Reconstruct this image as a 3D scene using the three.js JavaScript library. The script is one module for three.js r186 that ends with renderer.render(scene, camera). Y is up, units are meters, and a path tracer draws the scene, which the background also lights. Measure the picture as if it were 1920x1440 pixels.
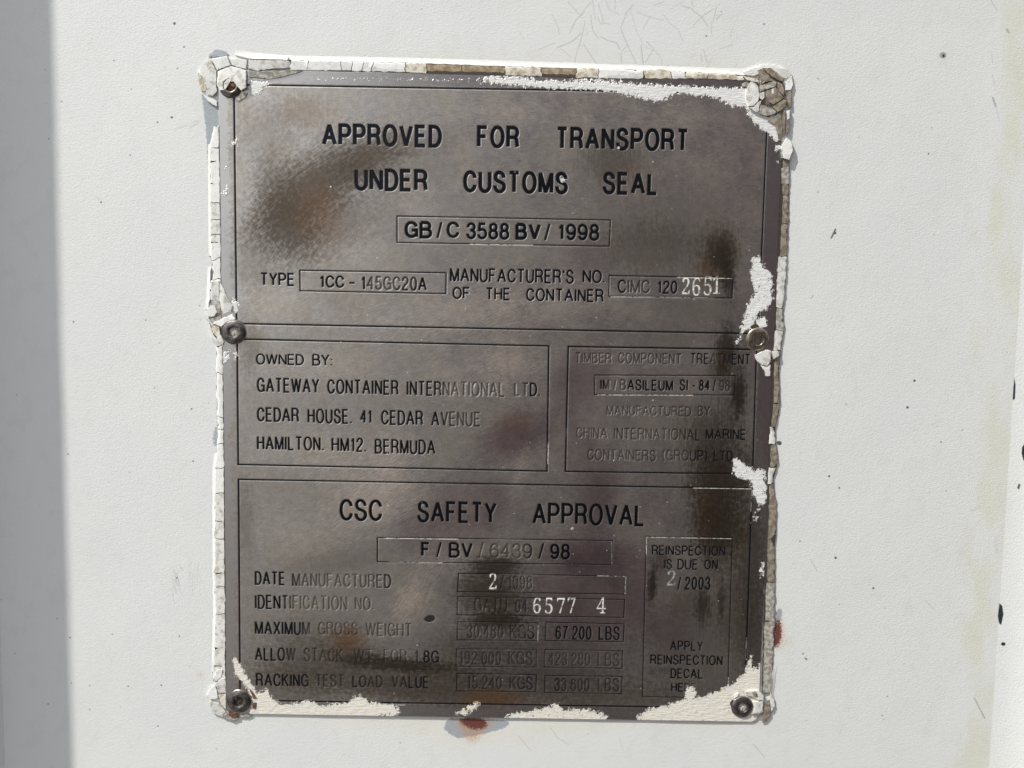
import * as THREE from 'three';
import { toCreasedNormals } from 'three/addons/utils/BufferGeometryUtils.js';
import { createNoise2D } from 'simplex-noise';

// ------------------------------------------------------------------ camera, sky, sun, exposure
const scene = new THREE.Scene();
const camera = new THREE.PerspectiveCamera(51.282, 4 / 3, 0.01, 900);
camera.position.set(0.0069046, 0.0403172, 0.3829558);
camera.quaternion.set(-0.0385697, -0.0003826, 0.0082286, 0.9992220);
camera.updateMatrixWorld();

const SUN = new THREE.Vector3(-0.53, 0.76, 0.30).normalize();
const SKY_LEVEL = 0.97;
{
  const w = 256, h = 128, d = new Float32Array(w * h * 4);
  for (let j = 0; j < h; j++) for (let i = 0; i < w; i++) {
    const el = (j + 0.5) / h * Math.PI - Math.PI / 2, az = ((i + 0.5) / w - 0.5) * 2 * Math.PI;
    const v = new THREE.Vector3(Math.cos(el) * Math.cos(az), Math.sin(el), Math.cos(el) * Math.sin(az));
    const s = Math.max(0, Math.sin(el)), t = Math.pow(s, 0.55), g = Math.pow(Math.max(0, v.dot(SUN)), 8) * 0.5;
    const k = (j * w + i) * 4;
    d[k] = SKY_LEVEL * (1.12 - 0.46 * t + g); d[k + 1] = SKY_LEVEL * (1.13 - 0.40 * t + g); d[k + 2] = SKY_LEVEL * (1.12 - 0.26 * t + g * 0.9); d[k + 3] = 1;
  }
  const sky = new THREE.DataTexture(d, w, h, THREE.RGBAFormat, THREE.FloatType);
  sky.mapping = THREE.EquirectangularReflectionMapping; sky.magFilter = sky.minFilter = THREE.LinearFilter; sky.needsUpdate = true;
  scene.background = sky; scene.environment = sky;
}
const sun = new THREE.DirectionalLight(new THREE.Color().setRGB(1, 0.978, 0.918), 4.0);
sun.position.copy(SUN).multiplyScalar(3); sun.castShadow = true; sun.shadow.radius = 2.6;
Object.assign(sun.shadow.camera, { left: -1, right: 1, top: 1, bottom: -1, near: 0.1, far: 8 });
sun.shadow.mapSize.set(4096, 4096); sun.shadow.bias = -0.0002;
scene.add(sun, sun.target);
const EXPOSURE = 1.31;

// ------------------------------------------------------------------ helpers
function rng(seed) { let a = seed >>> 0; return () => { a = (a + 0x6D2B79F5) | 0; let t = Math.imul(a ^ (a >>> 15), 1 | a); t = (t + Math.imul(t ^ (t >>> 7), 61 | t)) ^ t; return ((t ^ (t >>> 14)) >>> 0) / 4294967296; }; }
const rand = rng(20031);
const nA = createNoise2D(rng(11)), nB = createNoise2D(rng(12)), nC = createNoise2D(rng(13)), nD = createNoise2D(rng(14));
const fbm = (n, x, y, o = 4) => { let a = 0.5, s = 0; for (let i = 0; i < o; i++) { s += a * n(x, y); x *= 2.07; y *= 2.07; a *= 0.5; } return s; };
const clamp = (v, a = 0, b = 1) => Math.min(b, Math.max(a, v));
const sst = (a, b, v) => { const t = clamp((v - a) / (b - a)); return t * t * (3 - 2 * t); };
const mix = (a, b, t) => a + (b - a) * t;

// survey marks (taken at 1920 x 1440) to metres on the plane z = const in front of the container wall
const Fpx = 1500, qm = new THREE.Matrix4().makeRotationFromQuaternion(camera.quaternion);
const _d = new THREE.Vector3();
function at(px, py, z = 0) {
  _d.set((px - 960) / Fpx, -(py - 720) / Fpx, -1).applyMatrix4(qm);
  const k = (z - camera.position.z) / _d.z;
  return [camera.position.x + _d.x * k, camera.position.y + _d.y * k];
}
const names = {};
function numbered(n) { const k = names[n] = (names[n] ?? -1) + 1; return k ? n + '_' + String(k).padStart(3, '0') : n; }
function part(name, geo, mat, parent, label) {
  const m = new THREE.Mesh(geo, mat); m.name = name; m.castShadow = m.receiveShadow = true;
  if (label) m.userData.label = label;
  parent.add(m); return m;
}
function top(name, data) { const g = new THREE.Group(); g.name = numbered(name); Object.assign(g.userData, data); scene.add(g); return g; }
function cnv(w, h) { const c = document.createElement('canvas'); c.width = w; c.height = h; return [c, c.getContext('2d')]; }
function dataTex(arr, w, h, srgb) {
  const t = new THREE.DataTexture(arr, w, h, THREE.RGBAFormat); t.magFilter = THREE.LinearFilter; t.minFilter = THREE.LinearMipmapLinearFilter; t.generateMipmaps = true;
  if (srgb) t.colorSpace = THREE.SRGBColorSpace; t.needsUpdate = true; return t;
}
const enc = (v) => { v = clamp(v); return 255 * (v <= 0.0031308 ? v * 12.92 : 1.055 * Math.pow(v, 1 / 2.4) - 0.055); };
function blur(a, w, h, r) {                       // two box passes
  const b = new Float32Array(a.length), n = 2 * r + 1;
  for (let pass = 0; pass < 2; pass++) {
    for (let y = 0; y < h; y++) { let s = 0; const o = y * w; for (let x = -r; x <= r; x++) s += a[o + clamp(x, 0, w - 1)]; for (let x = 0; x < w; x++) { b[o + x] = s / n; s += a[o + Math.min(w - 1, x + r + 1)] - a[o + Math.max(0, x - r)]; } }
    for (let x = 0; x < w; x++) { let s = 0; for (let y = -r; y <= r; y++) s += b[clamp(y, 0, h - 1) * w + x]; for (let y = 0; y < h; y++) { a[y * w + x] = s / n; s += b[Math.min(h - 1, y + r + 1) * w + x] - b[Math.max(0, y - r) * w + x]; } }
  }
  return a;
}
function maskOf(ctx, w, h) { const d = ctx.getImageData(0, 0, w, h).data, m = new Float32Array(w * h); for (let i = 0; i < m.length; i++) m[i] = d[i * 4] / 255; return m; }

// ------------------------------------------------------------------ container wall texture
const X0 = -0.242, X1 = 0.2484, WX0 = -0.243, WX1 = 0.303, WY = 0.2085;
const WW = 2048, WH = Math.round(2048 * (2 * WY) / (WX1 - WX0)), WS = WW / (WX1 - WX0);
function wallTextures() {
  const toC = (px, py) => { const p = at(px, py, 0); return [(p[0] - WX0) * WS, (WY - p[1]) * WS]; };
  const K = WS / 4000;                             // survey unit (0.25 mm) to texels
  const layer = () => { const [c, g] = cnv(WW, WH); g.fillStyle = '#000'; g.fillRect(0, 0, WW, WH); g.lineCap = 'round'; g.lineJoin = 'round'; return g; };
  const poly = (g, pts, v = 1) => { g.fillStyle = `rgb(${v * 255},${v * 255},${v * 255})`; g.beginPath(); pts.forEach((p, i) => { const q = toC(...p); i ? g.lineTo(...q) : g.moveTo(...q); }); g.closePath(); g.fill(); };
  const line = (g, pts, wd, v = 1) => { g.strokeStyle = `rgb(${v * 255},${v * 255},${v * 255})`; g.lineWidth = wd * K; g.beginPath(); pts.forEach((p, i) => { const q = toC(...p); i ? g.lineTo(...q) : g.moveTo(...q); }); g.stroke(); };
  const dot = (g, x, y, r, v = 1, ry = r, rot = 0) => { const q = toC(x, y); g.fillStyle = `rgb(${v * 255},${v * 255},${v * 255})`; g.beginPath(); g.ellipse(q[0], q[1], r * K, ry * K, rot, 0, 7); g.fill(); };
  const r = rng(77);
  // dark specks and deeper chips
  const spk = layer(), crk = layer(), prim = layer(), rust = layer(), oran = layer(), scuf = layer(), chip = layer(), cream = layer();
  for (let i = 0; i < 420; i++) dot(spk, r() * 1990 - 20, r() * 1440, 0.45 + Math.pow(r(), 3.5) * 1.5, 0.25 + 0.6 * r());
  [[322, 220, 2.2], [327, 44, 2.4], [345, 88, 1.6], [244, 291, 1.3], [246, 167, 1], [1566, 437, 2.4], [1715, 714, 2.3], [1702, 764, 2.4], [1555, 893, 2], [1574, 915, 1.8], [1567, 1046, 2.4], [1638, 1103, 2], [1462, 831, 4], [1506, 1226, 1.6], [1512, 1236, 1.8], [1510, 1234, 1.2], [1460, 830, 3], [302, 1285, 1.6], [362, 865, 1.5], [359, 767, 1.6], [168, 1286, 1.2], [240, 1287, 1.3], [296, 1362, 1.4], [168, 1331, 1.2], [90, 1320, 1.3], [131, 1196, 1.4], [107, 1160, 1.2]].forEach(([x, y, s]) => dot(spk, x, y, s, 0.95));
  line(spk, [[1567, 430], [1563, 438], [1559, 446]], 3, 0.9); line(spk, [[1524, 553], [1522, 560]], 1.3, 0.6);
  dot(chip, 1768.5, 103.5, 6.6, 0.5, 5.6); dot(spk, 1769.5, 104.5, 2.4, 1, 3);
  dot(rust, 376, 1266, 2.4, 1, 4.2, -0.3); dot(oran, 374.5, 1266, 5, 0.7, 6);
  for (const [x, y] of [[60, 92], [204, 108], [318, 1395]]) dot(cream, x, y, 4, 0.45);
  // black chips on the sloped edge at right
  poly(chip, [[1902, 708], [1904, 722], [1903, 748], [1899, 750], [1900, 730]], 1); poly(chip, [[1921, 828], [1915, 838], [1914, 850], [1917, 862], [1924, 872], [1932, 850]], 1);
  poly(chip, [[1874, 1131], [1879, 1136], [1881, 1152], [1877, 1172], [1873, 1168], [1871, 1155]], 1); dot(chip, 1880.5, 1207, 4, 1, 3.5); poly(chip, [[1909, 906], [1906, 914], [1909, 918], [1912, 908]], 0.9);
  // hairline cracks above the plate
  [[[1065, 3], [1088, 29], [1108, 4]], [[1035, 26], [1046, 50], [1050, 64]], [[1097, 22], [1080, 38], [1068, 62]], [[1009, 94], [1040, 80]], [[1044, 90], [1074, 77], [1090, 63]], [[1051, 90], [1071, 108]], [[1097, 40], [1092, 66], [1079, 108], [1077, 128]], [[1108, 28], [1111, 56], [1122, 72]], [[1111, 0], [1117, 38]], [[1122, 6], [1132, 42], [1144, 46]], [[1121, 32], [1126, 44], [1134, 45]], [[1095, 84], [1116, 116], [1124, 138]], [[1126, 69], [1140, 76], [1156, 80], [1163, 94]], [[1136, 0], [1142, 18], [1162, 27]], [[1154, 0], [1153, 16]], [[1186, 9], [1176, 22], [1164, 52], [1170, 68], [1182, 96], [1194, 120]], [[1176, 84], [1164, 100], [1166, 118]], [[1182, 16], [1194, 60], [1208, 86], [1228, 96], [1241, 109], [1240, 124]], [[1202, 84], [1206, 118], [1207, 150]], [[1213, 78], [1226, 92], [1210, 118]], [[1194, 22], [1206, 28], [1244, 39]], [[1220, 30], [1206, 54]], [[1242, 25], [1257, 44], [1273, 57], [1280, 76]], [[1278, 10], [1296, 16], [1316, 32], [1328, 50]], [[1338, 17], [1318, 30], [1300, 48]], [[1344, 12], [1337, 42]], [[1355, 25], [1343, 37]], [[1334, 40], [1335, 65]], [[1374, 52], [1369, 70]], [[1374, 84], [1350, 92]], [[1320, 93], [1326, 117]], [[1314, 102], [1317, 116]], [[1334, 112], [1324, 130]], [[1290, 118], [1297, 132]], [[1382, 120], [1376, 136]], [[1256, 18], [1284, 2]], [[1296, 0], [1300, 12]], [[1225, 10], [1246, 3]],
    [[800, 118], [787, 104]], [[975, 60], [982, 75]], [[1100, 66], [1103, 60]], [[840, 1362], [846, 1374]], [[1032, 1364], [1046, 1384], [1066, 1396]], [[972, 1380], [996, 1408]], [[1161, 1382], [1168, 1407]], [[1412, 1395], [1434, 1420]], [[1520, 1048], [1532, 1070]], [[1736, 1128], [1752, 1142]], [[1827, 1308], [1848, 1350]], [[1858, 0], [1870, 20]], [[1860, 100], [1862, 118]], [[1861, 140], [1866, 162]], [[1860, 180], [1868, 202], [1874, 226]]].forEach((l) => line(crk, l, 0.9 + 0.5 * r(), 0.55 + 0.35 * r()));
  line(scuf, [[1862, 184], [1867, 198]], 4, 0.7); line(scuf, [[1827, 1309], [1846, 1346]], 3, 0.6); line(scuf, [[1888, 55], [1892, 61]], 4, 0.7);
  for (let i = 0; i < 10; i++) { const x = 354 + r() * 22, y = 1044 + r() * 30; line(scuf, [[x, y], [x + (r() - 0.5) * 4, y + 20 + 35 * r()]], 0.8, 0.5 * r() + 0.1); }
  for (let i = 0; i < 12; i++) { const x = 322 + r() * 14, y = 1056 + r() * 50; line(scuf, [[x, y], [x + 4 + 5 * r(), y + 12 + 16 * r()]], 1.3, 0.3 + 0.4 * r()); }
  for (let i = 0; i < 16; i++) { const x = 324 + r() * 50, y = 246 - (x - 324) * 0.35 + (r() - 0.5) * 10; line(scuf, [[x, y], [x + 8 + 10 * r(), y - 5 - 4 * r()]], 0.9, 0.2 + 0.4 * r()); }
  for (let i = 0; i < 9; i++) { const x = 1700 + r() * 60, y = 810 - (x - 1700) * 0.35 + (r() - 0.5) * 12; line(scuf, [[x, y], [x + 14 * r(), y - 8 * r()]], 5, 0.09); }
  for (let i = 0; i < 18; i++) { const x = 1812 + r() * 16, y = 500 + 60 * r(); line(scuf, [[x, y], [x + 3, y + 12]], 2.5, 0.14 * r()); }
  for (let i = 0; i < 22; i++) { const x = 1815 + r() * 16, y = 830 + 60 * r(); line(scuf, [[x, y], [x + 2, y + 10]], 3, 0.13 * r()); }
  line(scuf, [[1868, 1010], [1866, 1022], [1869, 1034]], 7, 0.16); line(scuf, [[1836, 950], [1822, 958]], 6, 0.2);
  // bare primer and rust
  poly(prim, [[378, 172], [386, 178], [396, 186], [409, 196], [411, 240], [405, 262], [398, 300], [396, 336], [392, 334], [390, 300], [386, 240]], 1);
  poly(prim, [[390, 105], [405, 93], [425, 97], [430, 104], [404, 106], [393, 112]], 1);
  poly(prim, [[403, 800], [409, 798], [407, 836], [400, 838], [398, 820]], 0.75); poly(prim, [[404, 1008], [408, 1015], [406, 1036], [402, 1040]], 0.9); line(prim, [[406, 760], [408, 860]], 2.5, 0.9);
  poly(prim, [[838, 1351], [846, 1347], [930, 1350], [952, 1352], [956, 1358], [945, 1366], [910, 1376], [880, 1382], [858, 1385], [842, 1376], [832, 1366]], 1);
  poly(prim, [[1457, 1144], [1464, 1138], [1467, 1150], [1464, 1166], [1452, 1168]], 1); poly(prim, [[1446, 610], [1472, 560], [1477, 420], [1479, 480], [1474, 590], [1464, 660]], 0.5);
  poly(rust, [[863, 1347], [884, 1345], [905, 1347], [916, 1356], [910, 1366], [890, 1369], [872, 1362], [860, 1354]], 1);
  poly(rust, [[1455, 1160], [1463, 1158], [1466, 1180], [1464, 1202], [1456, 1218], [1449, 1210], [1450, 1185]], 1);
  poly(oran, [[852, 1350], [905, 1344], [926, 1356], [906, 1372], [898, 1384], [884, 1394], [872, 1382], [862, 1366]], 0.9); poly(oran, [[1454, 1165], [1466, 1160], [1470, 1190], [1467, 1214], [1452, 1222]], 0.6); poly(oran, [[1464, 1166], [1468, 1190], [1466, 1206], [1458, 1216], [1460, 1190]], 0.9);
  poly(oran, [[1464, 1200], [1485, 1196], [1492, 1206], [1466, 1212]], 0.3); poly(oran, [[440, 1345], [450, 1356], [436, 1352]], 0.7); poly(oran, [[1410, 1358], [1436, 1350], [1424, 1360]], 0.6);
  poly(cream, [[480, 1340], [840, 1346], [1240, 1352], [1420, 1358], [1380, 1366], [1180, 1364], [930, 1392], [860, 1396], [700, 1362], [500, 1352]], 0.7);
  poly(cream, [[930, 1352], [958, 1352], [957, 1364], [930, 1376], [880, 1390], [858, 1390], [900, 1378], [948, 1362]], 1);
  poly(cream, [[480, 98], [700, 106], [1000, 112], [1380, 124], [1480, 130], [1480, 122], [1380, 110], [1000, 98], [700, 92], [480, 88]], 0.6);
  const M = { spk: maskOf(spk, WW, WH), crk: maskOf(crk, WW, WH), prim: blur(maskOf(prim, WW, WH), WW, WH, 2), rust: blur(maskOf(rust, WW, WH), WW, WH, 5), oran: blur(maskOf(oran, WW, WH), WW, WH, 6), scuf: maskOf(scuf, WW, WH), chip: maskOf(chip, WW, WH), cream: blur(maskOf(cream, WW, WH), WW, WH, 10) };
  const col = new Uint8Array(WW * WH * 4), bmp = new Uint8Array(WW * WH * 4);
  for (let y = 0; y < WH; y++) for (let x = 0; x < WW; x++) {
    const i = y * WW + x, o = ((WH - 1 - y) * WW + x) * 4;
    const mx = x / WS * 1000 + WX0 * 1000, my = WY * 1000 - y / WS * 1000;      // millimetres
    const strip = mx > X1 * 1000 ? 1 : 0;
    // orange peel
    const p1 = nA(mx * 0.62 + my * 0.2, my * 1.0), p2 = nB(mx * 1.35, my * 1.7), p3 = nC(mx * 0.22, my * 0.3);
    let hgt = 0.5 + p1 * 0.13 + p2 * 0.11 + p3 * 0.05 + (strip ? nD(mx * 0.9, my * 0.8) * 0.16 : 0);
    // paint: slight uneven film, faint dirt
    const big = fbm(nD, mx * 0.012, my * 0.012, 3), mid = fbm(nB, mx * 0.07 + 40, my * 0.05, 3), fine = nC(mx * 2.1, my * 2.1);
    let R = 0.735 + 0.012 * big + 0.008 * fine, G = 0.745 + 0.010 * big + 0.008 * fine, B = 0.728 - 0.004 * big + 0.008 * fine;
    const dirt = sst(0.12, 0.55, mid + 0.35 * fbm(nA, mx * 0.4, my * 0.3, 3)) * 0.03;
    R *= 1 - dirt * 0.8; G *= 1 - dirt * 0.9; B *= 1 - dirt * 1.3;
    // yellower band beside the sloped edge, patchy
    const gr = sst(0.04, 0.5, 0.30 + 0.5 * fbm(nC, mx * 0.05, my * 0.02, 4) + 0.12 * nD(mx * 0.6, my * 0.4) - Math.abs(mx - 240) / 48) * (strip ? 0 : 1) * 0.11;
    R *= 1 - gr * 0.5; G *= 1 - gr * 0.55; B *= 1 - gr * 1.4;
    const rag = 0.5 + 0.5 * fbm(nA, mx * 0.9, my * 0.9, 4);
    const cr = clamp(M.cream[i] * (0.55 + 0.7 * fbm(nB, mx * 0.25, my * 0.3, 4))) * 0.55; R = mix(R, 0.74, cr); G = mix(G, 0.66, cr); B = mix(B, 0.47, cr);
    const sc = M.scuf[i] * (0.5 + 0.5 * (fine > -0.3)); R *= 1 - 0.55 * sc; G *= 1 - 0.53 * sc; B *= 1 - 0.52 * sc;
    const pr = sst(rag - 0.06, rag + 0.06, M.prim[i]); R = mix(R, 0.37 + 0.03 * p1, pr); G = mix(G, 0.40 + 0.03 * p1, pr); B = mix(B, 0.425 + 0.03 * p1, pr); hgt -= 0.22 * pr;
    const og = M.oran[i] * sst(-0.25, 0.5, fbm(nB, mx * 0.8, my * 0.8, 3) + 0.25); R = mix(R, 0.52, og * 0.85); G = mix(G, 0.25, og * 0.85); B = mix(B, 0.07, og * 0.85);
    const ru = sst(rag - 0.2, rag + 0.2, M.rust[i]), rt = 0.5 + fbm(nC, mx * 1.2, my * 1.2, 3); R = mix(R, 0.09 + 0.12 * rt, ru); G = mix(G, 0.026 + 0.04 * rt, ru); B = mix(B, 0.03 + 0.012 * rt, ru); hgt -= 0.15 * ru;
    const ck = M.crk[i]; R *= 1 - 0.42 * ck; G *= 1 - 0.43 * ck; B *= 1 - 0.45 * ck; hgt -= 0.15 * ck;
    const sp = M.spk[i]; R = mix(R, 0.05, sp); G = mix(G, 0.05, sp); B = mix(B, 0.05, sp); hgt -= 0.2 * sp;
    const ch = M.chip[i]; R = mix(R, 0.022, ch); G = mix(G, 0.028, ch); B = mix(B, 0.032, ch); hgt -= 0.3 * ch;
    col[o] = enc(R); col[o + 1] = enc(G); col[o + 2] = enc(B); col[o + 3] = 255;
    bmp[o] = bmp[o + 1] = bmp[o + 2] = clamp(hgt) * 255; bmp[o + 3] = 255;
  }
  return [dataTex(col, WW, WH, true), dataTex(bmp, WW, WH)];
}
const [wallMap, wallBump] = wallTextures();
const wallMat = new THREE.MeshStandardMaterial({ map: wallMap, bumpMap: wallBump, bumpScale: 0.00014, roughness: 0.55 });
// plain tile of the same paint for the rest of the wall
const plain = (() => {
  const N = 512, c = new Uint8Array(N * N * 4), b = new Uint8Array(N * N * 4);
  for (let y = 0; y < N; y++) for (let x = 0; x < N; x++) {
    const o = (y * N + x) * 4, A = x / N * 6.28318, Bq = y / N * 6.28318;
    const n1 = nA(Math.cos(A) * 6 + Math.cos(Bq) * 6.3, Math.sin(A) * 6 + Math.sin(Bq) * 6.1), n2 = nB(Math.cos(A) * 22 + Math.cos(Bq) * 21, Math.sin(A) * 22 + Math.sin(Bq) * 23);
    c[o] = enc(0.735 + 0.015 * n1); c[o + 1] = enc(0.745 + 0.013 * n1); c[o + 2] = enc(0.728 + 0.01 * n1); c[o + 3] = 255;
    b[o] = b[o + 1] = b[o + 2] = 128 + 30 * n2 + 12 * n1; b[o + 3] = 255;
  }
  const t = dataTex(c, N, N, true), u = dataTex(b, N, N);
  for (const k of [t, u]) { k.wrapS = k.wrapT = THREE.RepeatWrapping; k.repeat.set(6, 6); }
  return new THREE.MeshStandardMaterial({ map: t, bumpMap: u, bumpScale: 0.0001, roughness: 0.55 });
})();

// ------------------------------------------------------------------ wall geometry (pressed sheet steel)
const wall = top('container_wall', { kind: 'structure', label: 'white painted steel container wall behind the plate', category: 'wall' });
function sheet(profile, y0, y1, ny, uvf) {          // profile [[x,z]...] left to right, faces +z
  const pos = [], uv = [], idx = [], n = profile.length;
  for (let j = 0; j <= ny; j++) for (const [x, z] of profile) { const y = mix(y0, y1, j / ny); pos.push(x, y, z); uv.push(...uvf(x, y)); }
  for (let j = 0; j < ny; j++) for (let i = 0; i < n - 1; i++) { const a = j * n + i; idx.push(a, a + 1, a + n + 1, a, a + n + 1, a + n); }
  const g = new THREE.BufferGeometry(); g.setAttribute('position', new THREE.Float32BufferAttribute(pos, 3)); g.setAttribute('uv', new THREE.Float32BufferAttribute(uv, 2)); g.setIndex(idx); g.computeVertexNormals(); return g;
}
const uvWall = (x, y) => [(x - WX0) / (WX1 - WX0), (y + WY) / (2 * WY)], uvM = (x, y) => [x, y];
const slopeR = []; { let x = X1, z = 0; slopeR.push([x, z]); for (let i = 0; i < 12; i++) { const a = THREE.MathUtils.degToRad(6 + i * 3.4); x += 0.0045; z += 0.0045 * Math.tan(a); slopeR.push([x, z]); } }
const rimR = slopeR[slopeR.length - 1];
const slopeL = [[X0 - 0.030, 0.036], [X0, 0]];
{
  const prof = []; for (let i = 0; i <= 100; i++) prof.push([mix(X0, X1, i / 100), 0]);
  const g = sheet(prof, -WY, WY, 80, uvWall), p = g.attributes.position;
  for (let i = 0; i < p.count; i++) { const x = p.getX(i), y = p.getY(i), e = sst(0, 0.03, Math.min(x - X0, X1 - x, WY - Math.abs(y))); p.setZ(i, -0.00016 * e * (1 + nA(x * 14, y * 11) * 0.7 + nB(x * 34, y * 30) * 0.22)); }
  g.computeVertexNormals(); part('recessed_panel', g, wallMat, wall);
}
part('raised_edge', sheet(slopeR, -WY, WY, 1, uvWall), wallMat, wall);
part('corrugation_slope', sheet(slopeL, -1.15, 1.4, 1, uvM), plain, wall);
part('raised_panel', sheet([[X0 - 0.15, 0.036], [X0 - 0.030, 0.036]], -1.15, 1.4, 1, uvM), plain, wall);
for (const [a, b] of [[-1.15, -WY], [WY, 1.4]]) { part('recessed_panel', sheet([[X0, 0], [X1, 0]], a, b, 1, uvM), plain, wall); part('raised_edge', sheet(slopeR, a, b, 1, uvM), plain, wall); }
part('raised_panel', sheet([rimR, [rimR[0] + 0.15, rimR[1]]], -1.15, 1.4, 1, uvM), plain, wall);

// yard in front of the container: what the steel plate mirrors in its lower half
{
  const N = 512, c = new Uint8Array(N * N * 4);
  for (let y = 0; y < N; y++) for (let x = 0; x < N; x++) { const o = (y * N + x) * 4, A = x / N * 6.28318, Q = y / N * 6.28318, n = nA(Math.cos(A) * 9 + Math.cos(Q) * 8.7, Math.sin(A) * 9 + Math.sin(Q) * 9.2), m = nB(Math.cos(A) * 40 + Math.cos(Q) * 43, Math.sin(A) * 41 + Math.sin(Q) * 40); const v = 0.135 + 0.02 * n + 0.03 * m; c[o] = enc(v * 1.05); c[o + 1] = enc(v); c[o + 2] = enc(v * 0.93); c[o + 3] = 255; }
  const t = dataTex(c, N, N, true); t.wrapS = t.wrapT = THREE.RepeatWrapping; t.repeat.set(60, 60);
  const g = new THREE.PlaneGeometry(300, 150); g.rotateX(-Math.PI / 2);
  const m = part('ground', g, new THREE.MeshStandardMaterial({ map: t, roughness: 0.95 }), scene); m.position.set(0, -1.15, 74.9);
  m.userData = { kind: 'structure', label: 'dark gravel yard in front of the container', category: 'ground' };
}

// added container outside the view, put there to darken the plate's right-half reflection
{
  const c = top('added_container', { kind: 'structure', label: 'dark maroon container added out of view to darken the plate reflection', category: 'container' });
  const mat = new THREE.MeshStandardMaterial({ color: new THREE.Color().setRGB(0.055, 0.024, 0.027), roughness: 0.6 }), rib = [];
  for (let i = 0; i < 22; i++) { const x = -0.14 + i * 0.276; rib.push([x, 0], [x + 0.07, 0], [x + 0.138, -0.036], [x + 0.208, -0.036]); } rib.push([-0.14 + 22 * 0.276, 0]);
  const side = sheet(rib.map(([x, z]) => [-x, z]).reverse(), -1.0, 1.3, 1, uvM); side.rotateY(Math.PI); side.translate(0, 0, 1.3); part('corrugated_side', side, mat, c);
  const bx = (n, w, h, d, x, y, z) => part(n, new THREE.BoxGeometry(w, h, d).translate(x, y, z), mat, c);
  bx('bottom_rail', 6.2, 0.15, 0.12, 2.9, -1.075, 1.36); bx('top_rail', 6.2, 0.15, 0.12, 2.9, 1.375, 1.36); bx('corner_post', 0.16, 2.6, 0.16, -0.28, 0.15, 1.37); bx('end_wall', 0.05, 2.4, 2.2, -0.24, 0.15, 2.55); bx('roof', 6.2, 0.03, 2.3, 2.9, 1.44, 2.55);
}

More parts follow.
